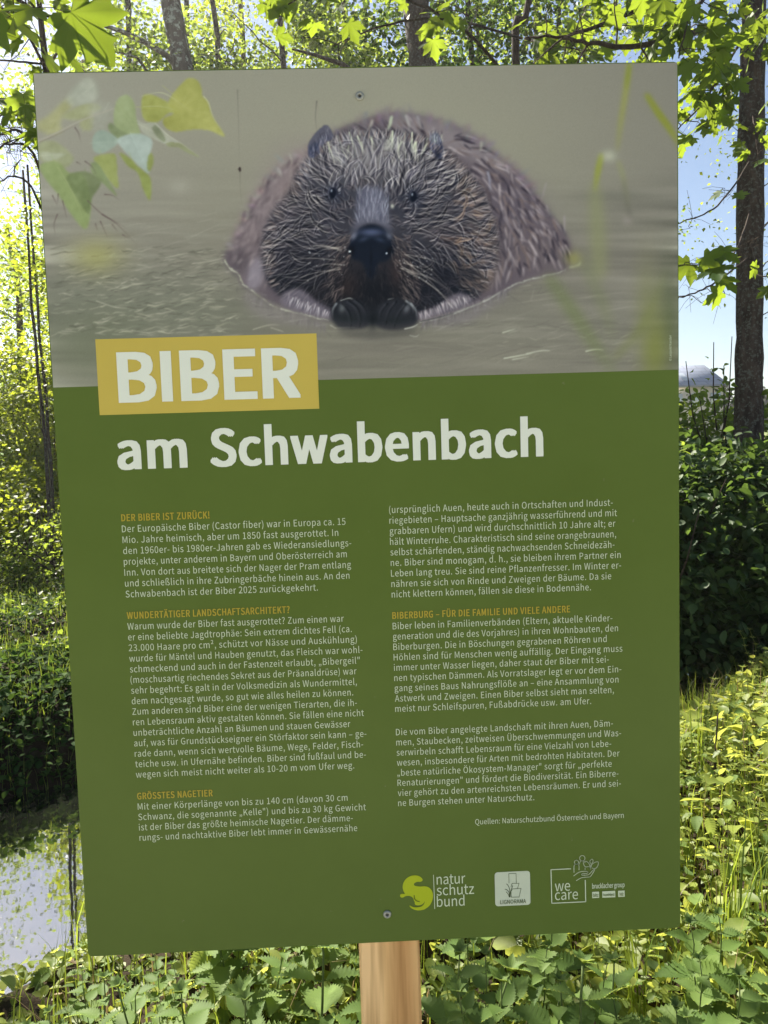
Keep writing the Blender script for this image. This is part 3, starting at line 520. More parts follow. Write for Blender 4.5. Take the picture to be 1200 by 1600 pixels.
def text(I, txt, x0, x1, z, xh=None, cap=None, bold=0., space=1., rot=0):
    """set one line: baseline z, from x0 to x1, capital height cap; letters are fitted to the width"""
    V, F = glyphs(txt, 1., bold, space); hc = CAPH; sx_ = (x1-x0)/(V[:, 0].max()-V[:, 0].min())
    t = bold*cap; sx_ = (x1-x0-2*t)/(V[:, 0].max()-V[:, 0].min()); X = x0+t+(V[:, 0]-V[:, 0].min())*sx_; Z = z+V[:, 1]*(cap-t)/hc+t*.5
    for q_, (ox, oz) in enumerate([(0, 0)]+([(1, 1), (1, -1), (-1, 1), (-1, -1), (1, 0), (-1, 0), (0, 1), (0, -1)] if bold else [])):
        n = len(I.V); I.V += [(a+ox*t, I.y-q_*2e-5, b+oz*t*.5) for a, b in zip(X, Z)]; I.F += [[q+n for q in f] for f in F]
_h = glyphs('H', 1.)[0]; CAPH = float(_h[:, 1].max()-_h[:, 1].min())
# title
I = Ink(-.0006); P = [bd(149.7, 529.6), bd(494, 521.6), bd(499.4, 639.4), bd(155.3, 648)]; x0 = (P[0][0]+P[3][0])/2; x1 = (P[1][0]+P[2][0])/2; z1 = (P[0][1]+P[1][1])/2; z0 = (P[2][1]+P[3][1])/2
I.poly([(x0, z0), (x1, z0), (x1, z1), (x0, z1)]); I.build('title_panel', M['print_ochre'])
I = Ink(-.001); b0 = bd(186.7, 629.5); b1 = bd(470.4, 621.5); c0 = bd(181, 550.6); zb = (b0[1]+b1[1])/2; text(I, 'BIBER', (b0[0]+c0[0])/2, b1[0], zb, cap=c0[1]-b0[1], bold=.05, space=1.0); I.build('title_lettering', M['print_white'])
I = Ink(-.0006); a0 = bd(184.3, 734.3); a1 = bd(849, 712.8); zb = (a0[1]+a1[1])/2; capz = (bd(330, 668)[1]-bd(332, 729)[1])*.97
xs = bd(328, 700)[0]; text(I, 'am', a0[0], bd(292, 700)[0], zb, cap=capz, bold=.046, space=1.02); I.build('subtitle_lettering', M['print_white']); I = Ink(-.0006); text(I, 'Schwabenbach', xs, a1[0], zb, cap=capz, bold=.046, space=1.02); I.build('subtitle_lettering', M['print_white'])
# running text: (kind, text, right end px) ; columns share a left edge and a line pitch
C1 = [[('h','DER BIBER IST ZURÜCK!',327.6,188.6,814.6),('Der Europäische Biber (Castor fiber) war in Europa ca. 15',540),('Mio. Jahre heimisch, aber um 1850 fast ausgerottet. In',528.7),('den 1960er- bis 1980er-Jahren gab es Wiederansiedlungs-',549),('projekte, unter anderem in Bayern und Oberösterreich am',542),('Inn. Von dort aus breitete sich der Nager der Pram entlang',548.7),('und schließlich in ihre Zubringerbäche hinein aus. An den',546.2),('Schwabenbach ist der Biber 2025 zurückgekehrt.',496.8)],
 [('h','WUNDERTÄTIGER LANDSCHAFTSARCHITEKT?',453,198.3,967.1),('Warum wurde der Biber fast ausgerottet? Zum einen war',537.3),('er eine beliebte Jagdtrophäe: Sein extrem dichtes Fell (ca.',549.8),('23.000 Haare pro cm², schützt vor Nässe und Auskühlung)',557.7),('wurde für Mäntel und Hauben genutzt, das Fleisch war wohl-',566.6),('schmeckend und auch in der Fastenzeit erlaubt, „Bibergeil“',562.3),('(moschusartig riechendes Sekret aus der Präanaldrüse) war',557.3),('sehr begehrt: Es galt in der Volksmedizin als Wundermittel,',557.7),('dem nachgesagt wurde, so gut wie alles heilen zu können.',552),('Zum anderen sind Biber eine der wenigen Tierarten, die ih-',558),('ren Lebensraum aktiv gestalten können. Sie fällen eine nicht',568.8),('unbeträchtliche Anzahl an Bäumen und stauen Gewässer',547.6),('auf, was für Grundstückseigner ein Störfaktor sein kann – ge-',572.7),('rade dann, wenn sich wertvolle Bäume, Wege, Felder, Fisch-',567.7),('teiche usw. in Ufernähe befinden. Biber sind fußfaul und be-',572),('wegen sich meist nicht weiter als 10-20 m vom Ufer weg.',553.7)],
 [('h','GRÖSSTES NAGETIER',332.6,215.1,1248.9),('Mit einer Körperlänge von bis zu 140 cm (davon 30 cm',543.3),('Schwanz, die sogenannte „Kelle“) und bis zu 30 kg Gewicht',572),('ist der Biber das größte heimische Nagetier. Der dämme-',551.6),('rungs- und nachtaktive Biber lebt immer in Gewässernähe',558.4)]]
C2 = [[('(ursprünglich Auen, heute auch in Ortschaften und Indust-',957.3,607.8,801.7),('riegebieten – Hauptsache ganzjährig wasserführend und mit',963.8),('grabbaren Ufern) und wird durchschnittlich 10 Jahre alt; er',961.4),('hält Winterruhe. Charakteristisch sind seine orangebraunen,',962.4),('selbst schärfenden, ständig nachwachsenden Schneidezäh-',960),('ne. Biber sind monogam, d. h., sie bleiben ihrem Partner ein',969.6),('Leben lang treu. Sie sind reine Pflanzenfresser. Im Winter er-',970.3),('nähren sie sich von Rinde und Zweigen der Bäume. Da sie',954.9),('nicht klettern können, fällen sie diese in Bodennähe.',923.1)],
 [('h','BIBERBURG – FÜR DIE FAMILIE UND VIELE ANDERE',890.7,612.9,967),('Biber leben in Familienverbänden (Eltern, aktuelle Kinder-',956.6),('generation und die des Vorjahres) in ihren Wohnbauten, den',965.5),('Biberburgen. Die in Böschungen gegrabenen Röhren und',947.7),('Höhlen sind für Menschen wenig auffällig. Der Eingang muss',972.3),('immer unter Wasser liegen, daher staut der Biber mit sei-',951.1),('nen typischen Dämmen. Als Vorratslager legt er vor dem Ein-',970.6),('gang seines Baus Nahrungsflöße an – eine Ansammlung von',966.2),('Astwerk und Zweigen. Einen Biber selbst sieht man selten,',959),('meist nur Schleifspuren, Fußabdrücke usw. am Ufer.',923.5)],
 [('Die vom Biber angelegte Landschaft mit ihren Auen, Däm-',957.6,619.4,1148.7),('men, Staubecken, zeitweisen Überschwemmungen und Was-',970.3),('serwirbeln schafft Lebensraum für eine Vielzahl von Lebe-',954.9),('wesen, insbesondere für Arten mit bedrohten Habitaten. Der',967.9),('„beste natürliche Ökosystem-Manager“ sorgt für „perfekte',955.6),('Renaturierungen“ und fördert die Biodiversität. Ein Biberre-',966.2),('vier gehört zu den artenreichsten Lebensräumen. Er und sei-',970),('ne Burgen stehen unter Naturschutz.',834.6)]]
for Cc, lp, Lr, first_last in ((C1, (190.4, 832.4), (219, 1313.7), 30), (C2, (607.8, 801.7), (622.5, 1261.4), 29)):
    A_, B_ = bd(*lp), bd(*Lr); xl = (A_[0]+B_[0])/2
    pitch = (bd(190.4, 832.4)[1]-bd(213.3, 1215.6)[1])/(6+2.04+15-.04+0) if Cc is C1 else (bd(607.8, 801.7)[1]-bd(611.9, 933.6)[1])/8
    for para in Cc:
        I = Ink(-.0006); h = para[0]; j = 0
        lead = para[0] if para[0][0] == 'h' else None
        if lead: zt = bd(lead[3], lead[4])[1]; H_ = Ink(-.0006); text(H_, lead[1], xl, bd(lead[2], lead[4]-6)[0], zt, cap=.0095, bold=.03, space=1.05); H_.build('heading_lettering', M['print_gold']); body = para[1:]; zt -= pitch
        else: zt = bd(para[0][2], para[0][3])[1]; body = para
        for n_, row in enumerate(body):
            zz = zt-pitch*n_; py_ = 800-1200*((np.array([xl, 0, zz])-CAM)@CM)[2]/((np.array([xl, 0, zz])-CAM)@CM)[1]
            text(I, row[0], xl, bd(row[1], py_-11)[0], zz, cap=.0091, bold=.0, space=1.03)
        I.build('text_lettering', M['print_text'])
I = Ink(-.0006); s0, s1 = bd(742.4, 1287.7), bd(974.4, 1278); text(I, 'Quellen: Naturschutzbund Österreich und Bayern', s0[0], s1[0], (s0[1]+s1[1])/2, cap=.0078, bold=0.); I.build('text_lettering', M['print_text'])
# copyright line running up the right edge of the print
I = Ink(-.0008); V, F = glyphs('© Leopold Kanzler', 1.); p0, p1 = bd(1047.5, 564), bd(1047.5, 524); L = p1[1]-p0[1]; s_ = L/(V[:, 0].max()-V[:, 0].min()); n = len(I.V); I.V += [(p0[0]-v[1]*s_*1.1+.0012, I.y, p0[1]+v[0]*s_) for v in V]; I.F += F; I.build('text_lettering', M['print_text'])
# marks at the foot
z5 = lambda L: [(615+.19583*a, 1350+.19565*b) for a, b in L]
LG = empty('nature_logo'); LG.parent = SIGN
I = Ink(); I.px(z5([(230,118),(212,100),(190,91),(160,89),(128,97),(100,116),(80,145),(72,180),(78,212),(90,236),(72,236),(56,240),(51,252),(58,264),(74,266),(92,256),(118,252),(140,258),(158,274),(162,292),(168,300),(172,322),(200,328),(232,318),(248,296),(242,318),(224,336),(190,344),(156,342),(130,330),(128,336),(144,352),(176,366),(212,368),(250,358),(286,330),(308,290),(314,246),(304,210),(282,186),(250,176),(208,178),(170,172),(162,158),(170,148),(190,140),(214,140),(228,132)]), 4); I.build('emblem', M['print_lime'], LG)
I = Ink(-.0009); I.stroke(z5([(164,248),(166,272),(180,290),(206,298)]), 1.3, smooth=4); I.build('emblem_line', M['print_green'], LG)
I = Ink(); I.stroke(z5([(318,86),(328,356)]), 1.); 
def row(I, t, L, Rr, cap, bold=0.): (p, q) = (bd(*z5([L])[0]), bd(*z5([Rr])[0])); text(I, t, p[0], q[0], (p[1]+q[1])/2, cap=cap, bold=bold)
row(I, 'natur', (344,162), (572,152), .0150); row(I, 'schutz', (344,250), (642,236), .0150); row(I, 'bund', (346,338), (566,332), .0150); I.build('logo_lettering', M['print_text'], LG)
LG = empty('museum_logo'); LG.parent = SIGN
a, b = bd(*z5([(822,336)])[0]), bd(*z5([(1086,52)])[0]); I = Ink(); I.poly(rrect(a[0]-.002, a[1], b[0]+.0002, b[1], .0045)); I.build('tile', M['print_tile'], LG)
I = Ink(-.0009)
for L in ([(920,150),(918,74),(976,72),(978,150)], [(936,180),(944,152),(1000,152),(988,192)], [(938,262),(936,215),(948,196),(1016,192),(1000,262),(938,262)]): I.stroke(z5(L), .8)
for L in ([(924,262),(920,225),(905,205),(888,198)], [(926,262),(926,210),(916,175),(900,156)], [(928,262),(934,215),(944,185),(950,170)], [(922,262),(914,240),(898,220)]): I.stroke(z5(L), 1., smooth=4)
row(I, 'LIGNORAMA', (850,318), (1056,308), .0058, .02); I.build('logo_lettering', M['print_line'], LG)
LG = empty('care_logo'); LG.parent = SIGN; z1_ = lambda L: [(850+.125*a, 1320+.125*b) for a, b in L]; I = Ink()
I.stroke(z1_([(332,297),(86,308),(96,728),(520,708),(514,440)]), 1.5)
for L in ([(370,386),(440,338),(520,328),(546,338),(536,354),(476,358),(474,376),(540,374),(566,362),(620,306),(630,312),(584,388),(552,400),(470,408),(404,444)], [(374,342),(374,262),(392,240),(404,238),(424,244),(436,266),(436,310)], [(440,240),(452,206),(478,198),(498,204),(512,222)], [(512,284),(512,310)], [(488,204),(524,204),(552,222),(566,246),(580,304)], [(488,204),(496,244),(516,272),(552,270),(572,276)], [(580,304),(590,262),(604,236),(640,214),(676,212),(674,250),(652,286),(620,292),(600,286)], [(580,232),(572,200),(600,176),(612,200),(598,228),(584,250),(580,304)]): I.stroke(z1_(L), 1.1, smooth=3)
for cx, cy, r0 in ((404,216,26), (477,165,34)): I.stroke(z1_([(cx+r0*math.cos(t), cy+r0*math.sin(t)) for t in np.linspace(0, 6.28, 14)[:-1]]), 1.1, True)
def row1(I, t, L, Rr, cap, bold=0.): (p, q) = (bd(*z1_([L])[0]), bd(*z1_([Rr])[0])); text(I, t, p[0], q[0], (p[1]+q[1])/2, cap=cap, bold=bold)
row1(I, 'we', (136,578), (326,570), .0152); row1(I, 'care', (136,688), (424,676), .0152); I.build('logo_lettering', M['print_text'], LG)
LG = empty('sponsor_logo'); LG.parent = SIGN; I = Ink(); row1(I, 'brucklacher group', (600,542), (1006,528), .0072, .02)
for L in ([(602,664),(600,586),(686,582),(688,660)], [(728,658),(726,580),(888,572),(890,652)], [(926,650),(924,572),(1006,568),(1008,646)]): I.px(z1_(L))
I.build('logo_lettering', M['print_text'], LG); I = Ink(-.0009); row1(I, 'bltz', (614,648), (678,642), .0046, .02); row1(I, 'kumhlerd', (742,640), (876,632), .0040, .02); row1(I, 'hdz', (944,634), (992,628), .0046, .02); I.build('tile_lettering', M['print_green'], LG)
# screws, post
for px_, py_ in ((562, 151), (605, 1428)):
    x, z = bd(px_, py_); mb = MB(); a = np.linspace(0, 2*np.pi, 20, endpoint=False)
    ring = [(.0058, 0), (.0056, -.0012), (.0046, -.0022), (.0024, -.0026), (.0022, -.0012)]
    V = [(x+r0*math.cos(t), y0-.0006, z+r0*math.sin(t)) for r0, y0 in ring for t in a]; n = 20
    Q = [(i*n+j, i*n+(j+1) % n, (i+1)*n+(j+1) % n, (i+1)*n+j) for i in range(4) for j in range(n)]; mb.add(V, None, Q); sc_ = mb.build('screw', M['screw'], SIGN, True)
    mb = MB(); mb.add([(x+.0019*math.cos(t), -.0019, z+.0019*math.sin(t)) for t in a[::3]]+[(x, -.0018, z)], [(7, i, (i+1) % 7) for i in range(7)]); mb.build('screw_socket', M['socket'], sc_)
px0 = CAM+(CM@np.array([(609-600)/1200, 1, -(1540-800)/1200]))*1.25; xp = bd(609, 1500)[0]; hw = .0435
me = bpy.data.meshes.new('post'); b_ = .004; top = BZ+BH-.03
prof = [(-hw+b_, 0), (hw-b_, 0), (hw, b_), (hw, 2*hw-b_), (hw-b_, 2*hw), (-hw+b_, 2*hw), (-hw, 2*hw-b_), (-hw, b_)]
V = [(xp+a, BT+.0005+c, z) for z in (-.5, top) for a, c in prof]; me.from_pydata(V, [], [[i, (i+1) % 8, 8+(i+1) % 8, 8+i] for i in range(8)]+[list(range(8, 16))]); me.materials.append(M['pine']); me.update(); po = bpy.data.objects.new('post', me); COL.objects.link(po); po.parent = SIGN
# ------------------------------------------------------------------ terrain, stream, far field
WZ = -.5
def smooth(a, b, x): t = np.clip((x-a)/(b-a), 0, 1); return t*t*(3-2*t)
def bank_s(x, y): return (y-3.62-.585*x+.12*np.sin(x*1.3+.5))*.863            # signed distance to the middle of the stream
def gz_(x, y):
    x, y = np.asarray(x, float), np.asarray(y, float); s = bank_s(x, y)
    bump = .03*np.sin(3.1*x+1.2*y)+.025*np.sin(1.7*x-2.9*y+1)+.02*np.sin(7*x+5*y)*np.sin(6*y-3*x)
    near = -.95*smooth(-1.25, -.45, s+.55*(1-smooth(-1.6, .4, x))); far = -.95*(1-smooth(.38, 1.75, s))
    z = np.where(s < 0, near, far)+bump
    far_rise = .032*np.clip(s-1.6, 0, 16)+2.5*smooth(12, 60, s)+2.2*smooth(60, 130, s)
    return z+np.where(s > 0, far_rise, 0)
def axis(a, b, lo, hi, d, g=1.18):
    c = list(np.arange(lo, hi, d)); st = d
    while c[-1] < b: st *= g; c.append(c[-1]+st)
    st = d
    while c[0] > a: st *= g; c.insert(0, c[0]-st)
    return np.array(c)
xs, ys = axis(-420, 420, -5, 7, .07), axis(-60, 700, -1.5, 9, .07); X, Y = np.meshgrid(xs, ys); Z = gz_(X, Y)
Z += np.where((X > -5)&(X < 7)&(Y < 9), rng.normal(0, .008, X.shape), 0)
i, j = np.meshgrid(np.arange(len(ys)-1), np.arange(len(xs)-1), indexing='ij'); n = len(xs)
k = NM('soil'); n1 = noise(k, 6, 8, .7); n2 = noise(k, 40, 5, .7); c = k.ramp(n1, [(.3, (.018,.014,.009)), (.55, (.04,.03,.019)), (.75, (.035,.045,.015))]); sep = k.n('SeparateXYZ'); k.l(k.n('TexCoord').outputs['Object'], sep.inputs[0])
mr = k.n('MapRange'); mr.inputs['From Min'].default_value = 22; mr.inputs['From Max'].default_value = 40; k.l(sep.outputs[1], mr.inputs[0]); fc = k.ramp(noise(k, .08, 4, .6), [(.42, (.30,.25,.15)), (.58, (.12,.19,.05))]); mx = k.n('MixRGB'); k.l(mr.outputs[0], mx.inputs[0]); k.l(c, mx.inputs[1]); k.l(fc, mx.inputs[2])
M['soil'] = k.fin(k.bsdf(mx.outputs[0], .95, .1, n2, .6, .02))
tag(mesh_np('ground', np.stack([X, Y, Z], -1), np.stack([i*n+j, i*n+j+1, (i+1)*n+j+1, (i+1)*n+j], -1).reshape(-1, 4), M['soil'], None, True), kind='structure')
k = NM('water'); wn = noise(k, 5, 3, .5, stretch=(1, 1.6, 1)); bn = k.n('Bump'); bn.inputs['Strength'].default_value = .012; bn.inputs['Distance'].default_value = .02; k.l(wn, bn.inputs['Height']); gl = k.n('BsdfGlossy'); gl.inputs['Roughness'].default_value = .02; k.l(bn.outputs[0], gl.inputs['Normal']); fr = k.n('Fresnel'); fr.inputs['IOR'].default_value = 7.; mx = k.n('MixShader'); k.l(fr.outputs[0], mx.inputs[0]); k.l(k.bsdf((.012, .014, .01), .5, 0.), mx.inputs[1]); k.l(gl.outputs[0], mx.inputs[2]); M['water'] = k.fin(mx.outputs[0])
tt = np.linspace(-14, 22, 60); L = np.stack([tt, 3.62+.585*tt-.12*np.sin(tt*1.3+.5)], 1)
V = np.concatenate([np.stack([tt+.5*a*1.6, L[:, 1]-a*1.6*.863, 0*tt+WZ], 1) for a in (-1, 1)]); q = np.arange(59)
_a, _b, _c = V[0], V[60], V[61]; WDIR = 1 if np.cross(_b-_a, _c-_b)[2] > 0 else -1
tag(mesh_np('stream', V, np.stack([q, 60+q, 60+q+1, q+1], 1)[:, ::WDIR], M['water']), kind='structure')

k = NM('bounce_gravel'); gn = noise(k, 30, 6, .7); M['bounce_gravel'] = k.fin(k.bsdf(k.ramp(gn, [(.3, (.5,.45,.36)), (.7, (.72,.67,.56))]), .95, .1, gn, .5, .01))
xx = np.linspace(-30, 30, 61); yy = np.linspace(-5.2, -.75, 12); Xp, Yp = np.meshgrid(xx, yy); Yp = Yp+.1*np.sin(Xp*.9)
i, j = np.meshgrid(np.arange(11), np.arange(60), indexing='ij'); tag(mesh_np('path', np.stack([Xp, Yp, 0*Xp+.09], -1), np.stack([i*61+j, i*61+j+1, (i+1)*61+j+1, (i+1)*61+j], -1).reshape(-1, 4), M['bounce_gravel']), kind='structure')  # unseen pale strip added behind the camera to bounce warm light onto the board

# ------------------------------------------------------------------ trees
def clumps(n, cen, rad, per, spread, size, tmpl, hang=.5, squash=.8):
    """leaf clumps scattered through an ellipsoid -> vertices and faces of separate leaves"""
    c = unit(n)*np.cbrt(rng.uniform(.08, 1, n))[:, None]*np.array(rad)+np.array(cen)
    P = np.repeat(c, per, 0)+rng.normal(0, 1, (n*per, 3))*np.array([1, 1, squash])*spread
    return leaves(P, size, tmpl, hang)
def leaves(P, size, tmpl, hang=.5, nz=1.):
    n = len(P); d = unit(n)*np.array([1, 1, .6]); d[:, 2] -= hang; N = unit(n)*.75+np.array([0, 0, nz]); return scatter(*tmpl, P, frames(d, N), size*rng.uniform(.6, 1.25, n))
def path(p0, p1, n, wob, sag=0.):
    t = np.linspace(0, 1, n)[:, None]; P = np.array(p0)*(1-t)+np.array(p1)*t; w = np.cumsum(rng.normal(0, 1, (n, 3)), 0); w -= w[0]*(1-t)+w[-1]*t
    P = P+w*wob; P[:, 2] += sag*np.sin(np.pi*t[:, 0]); return P
def sun_gap(P):
    """the canopy is open where the sun reaches the near bank: which leaves stay"""
    g = P-SUND*(P[:, 2:3]/SUND[2]); x, y = g[:, 0], g[:, 1]; lit = (x > -2.2)&(x < 4.6)&(y > .3)&(bank_s(x, y) < -.45)
    dap = np.sin(2.1*x+.7)*np.sin(1.6*y-.4)+.5*np.sin(4.3*x-2.2*y)
    return ~lit | (dap > .95)
def thin(v, f, off0, base, k):
    P = v.reshape(-1, k, 3)[:, 0]+np.array(base); m = sun_gap(P); F = f.reshape(len(P), -1, f.shape[1])[m]; return F.reshape(-1, f.shape[1])
def tree(label, x, y, h, dia, lean, cz0, rad, ncl, per, leafsize, leafmat, barkmat, spread=.28, group=None, tmpl=LEAF_FAR, limbs=9, cat='tree', name='deciduous_tree', low=0):
    z0 = float(gz_(x, y)); T = empty(name, (x, y, z0)); tag(T, label, cat, group); mb = MB()
    P = path((0, 0, -.3), (lean[0], lean[1], h), 14, dia*.22); t = np.linspace(0, 1, 14); mb.tube(P, dia/2*(1.18*np.exp(-t*14)*.35+1-.5*t), 12, .035)
    V, F = [], []; off = 0
    for _ in range(limbs):
        u = rng.uniform(cz0/h, .95); b = P[int(u*13)]; a = rng.uniform(0, 6.28); L = rad*rng.uniform(.5, 1.)*(1.1-.5*u); e = b+np.array([math.cos(a)*L, math.sin(a)*L, L*rng.uniform(.1, .7)])
        Q = path(b, e, 7, L*.03, .1*L); mb.tube(Q, dia*.16*(1-u*.5)*np.linspace(1, .2, 7), 6)
        for v, f in (clumps(max(2, ncl//limbs//2), e*.75+b*.25, (L*.45, L*.45, L*.4), per, spread, leafsize, tmpl),): V.append(v); F.append(f+off); off += len(v)
    v, f = clumps(ncl//2, (lean[0]*.7, lean[1]*.7, (cz0+h)/2), (rad, rad, (h-cz0)/2), per, spread, leafsize, tmpl); V.append(v); F.append(f+off); off += len(v)
    if low:
        v, f = clumps(low, (0, 0, cz0*.6), (rad*.7, rad*.7, cz0*.6), per, spread, leafsize, tmpl); V.append(v); F.append(f+off)
    mb.build('trunk', M[barkmat], T, True); Va = np.concatenate(V); mesh_np('crown', Va, thin(Va, np.concatenate(F), 0, (x, y, z0), len(tmpl[0])), M[leafmat], T); return T
def ground_at(px, d):
    p = at(px, 300, d); return p[0], p[1]
# px of the trunk in the photo, distance
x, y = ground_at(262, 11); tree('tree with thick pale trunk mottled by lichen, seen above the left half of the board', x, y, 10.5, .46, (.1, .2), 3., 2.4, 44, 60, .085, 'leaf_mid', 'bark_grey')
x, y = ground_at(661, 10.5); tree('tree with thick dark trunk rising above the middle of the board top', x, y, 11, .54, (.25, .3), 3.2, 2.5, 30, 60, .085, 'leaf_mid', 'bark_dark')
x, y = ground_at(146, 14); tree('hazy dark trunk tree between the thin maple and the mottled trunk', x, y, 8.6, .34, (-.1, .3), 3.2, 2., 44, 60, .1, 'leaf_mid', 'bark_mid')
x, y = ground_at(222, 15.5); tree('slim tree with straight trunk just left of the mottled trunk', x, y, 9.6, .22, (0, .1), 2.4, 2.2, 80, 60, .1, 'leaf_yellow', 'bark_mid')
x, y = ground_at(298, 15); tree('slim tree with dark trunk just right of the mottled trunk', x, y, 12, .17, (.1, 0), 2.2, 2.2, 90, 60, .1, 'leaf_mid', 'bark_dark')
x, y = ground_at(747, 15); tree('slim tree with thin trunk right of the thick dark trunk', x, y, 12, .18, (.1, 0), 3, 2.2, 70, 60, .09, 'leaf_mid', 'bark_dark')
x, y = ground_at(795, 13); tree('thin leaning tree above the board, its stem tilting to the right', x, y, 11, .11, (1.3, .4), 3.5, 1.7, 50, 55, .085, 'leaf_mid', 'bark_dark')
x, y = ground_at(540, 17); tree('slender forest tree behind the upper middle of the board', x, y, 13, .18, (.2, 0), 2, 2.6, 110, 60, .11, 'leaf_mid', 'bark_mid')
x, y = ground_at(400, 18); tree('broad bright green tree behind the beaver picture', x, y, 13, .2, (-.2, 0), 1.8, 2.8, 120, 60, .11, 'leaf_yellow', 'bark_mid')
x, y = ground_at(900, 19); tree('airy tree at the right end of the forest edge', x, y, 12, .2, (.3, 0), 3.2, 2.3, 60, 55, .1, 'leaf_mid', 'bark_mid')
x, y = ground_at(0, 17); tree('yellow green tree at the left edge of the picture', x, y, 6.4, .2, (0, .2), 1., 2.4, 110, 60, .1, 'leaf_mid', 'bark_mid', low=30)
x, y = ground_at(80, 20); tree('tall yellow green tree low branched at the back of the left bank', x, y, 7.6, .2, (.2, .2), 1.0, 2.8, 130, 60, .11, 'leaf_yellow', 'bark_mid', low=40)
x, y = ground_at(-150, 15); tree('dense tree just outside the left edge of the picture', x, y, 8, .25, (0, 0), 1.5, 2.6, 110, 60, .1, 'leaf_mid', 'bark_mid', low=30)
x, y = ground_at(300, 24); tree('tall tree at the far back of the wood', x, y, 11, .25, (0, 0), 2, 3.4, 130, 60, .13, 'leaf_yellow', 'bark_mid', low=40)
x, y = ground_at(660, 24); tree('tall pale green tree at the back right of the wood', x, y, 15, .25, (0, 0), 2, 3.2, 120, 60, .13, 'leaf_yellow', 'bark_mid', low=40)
tree('dark leaning tree added unseen outside the left edge to shade the bank', -5.2, 6.2, 8.5, .26, (.5, -.4), 3.6, 2.1, 80, 55, .09, 'leaf_mid', 'bark_dark')  # added out of view to cast shade on the far bank
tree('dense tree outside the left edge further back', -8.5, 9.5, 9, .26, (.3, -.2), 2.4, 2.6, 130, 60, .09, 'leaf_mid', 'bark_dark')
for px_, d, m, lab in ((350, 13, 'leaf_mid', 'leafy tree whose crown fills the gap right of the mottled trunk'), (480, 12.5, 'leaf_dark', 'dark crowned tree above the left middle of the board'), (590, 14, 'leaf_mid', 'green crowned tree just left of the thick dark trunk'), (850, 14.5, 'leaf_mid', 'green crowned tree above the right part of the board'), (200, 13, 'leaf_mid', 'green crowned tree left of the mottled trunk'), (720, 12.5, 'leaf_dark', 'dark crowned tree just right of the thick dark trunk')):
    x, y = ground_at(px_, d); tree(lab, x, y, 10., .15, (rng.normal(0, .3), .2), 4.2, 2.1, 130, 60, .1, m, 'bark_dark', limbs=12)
# slender saplings in the left strip
for px_, d, hh, lab in ((46, 9.0, 4.9, 'slender dark sapling at the left edge of the board, left of the pair'), (53, 9.6, 5.2, 'slender dark sapling at the left edge of the board, right of the pair')):
    x, y = ground_at(px_, d); tree(lab, x, y, hh, .05, (-.1, .1), 2.4, .5, 14, 26, .07, 'leaf_yellow', 'bark_dark', .14, limbs=4, cat='sapling', name='sapling', group='slender saplings on the far bank')

# ---- maples with large leaves on near branches
def maple_leaves(P, size, hang=.55): return leaves(np.asarray(P), size, LEAF_MAPLE, hang, .9)
def branch(mb, pts, r0, r1, sub=5, sublen=.35, leafsize=.1, per=5, sp=.09, lv=None, dirs=None, stalks=True):
    """a limb through the given points with side twigs and leaves hung along them"""
    P = spline(np.array(pts, float), 6, False); P = P+rng.normal(0, .006, P.shape)*np.linspace(0, 1, len(P))[:, None]; mb.tube(P, np.linspace(r0, r1, len(P)), 6)
    for q in range(sub):
        u = rng.uniform(.25, 1.); b = P[int(u*(len(P)-1))]; d = unit(1)[0]*np.array([1, .8, .7]); e = b+d*sublen*rng.uniform(.5, 1.1); Q = path(b, e, 5, .012, .02); mb.tube(Q, np.linspace(r1*.9, .0016, 5), 5)
        for w in range(per):
            c = Q[rng.integers(2, 5)]; l = c+rng.normal(0, 1, 3)*sp+np.array([0, 0, -.02]); lv.append(l)
            if stalks: mb.tube(np.array([c, (c+l)/2+[0, 0, .01], l]), [.0014, .0012, .001], 3, cap=False)
def maple(name, label, base, P_trunk, radii, branches, leafsize, barkm='twig', leafm='leaf_maple', extra=None):
    T = empty(name, base); tag(T, label, 'tree'); mb = MB(); b = np.array(base); mb.tube(np.array(P_trunk)-b, radii, 12, .03); mb.build('trunk', M[barkm], T, True)
    for br in branches:
        m2 = MB(); lv = []; kw = dict(br[1]); ls = kw.pop('leafsize', leafsize); branch(m2, np.array(br[0])-b, lv=lv, **kw); bo = m2.build('branch', M['twig'], T, True)
        if lv:
            v, f = maple_leaves(lv, ls); mesh_np('foliage', v, thin(v, f, 0, b, len(LEAF_MAPLE[0])), M[leafm], bo)
    return T
A = at
x, y = ground_at(72, 5.2); zb = float(gz_(x, y)); tp = A(72, 110, 5.2); tt_ = A(58, -60, 5.2)
tr = [(x, y, zb-.2), (x+.04, y, zb+1.2), (tp[0], tp[1], tp[2]-.7), tuple(tp), tuple(tt_), tuple(A(50, -500, 5.3))]
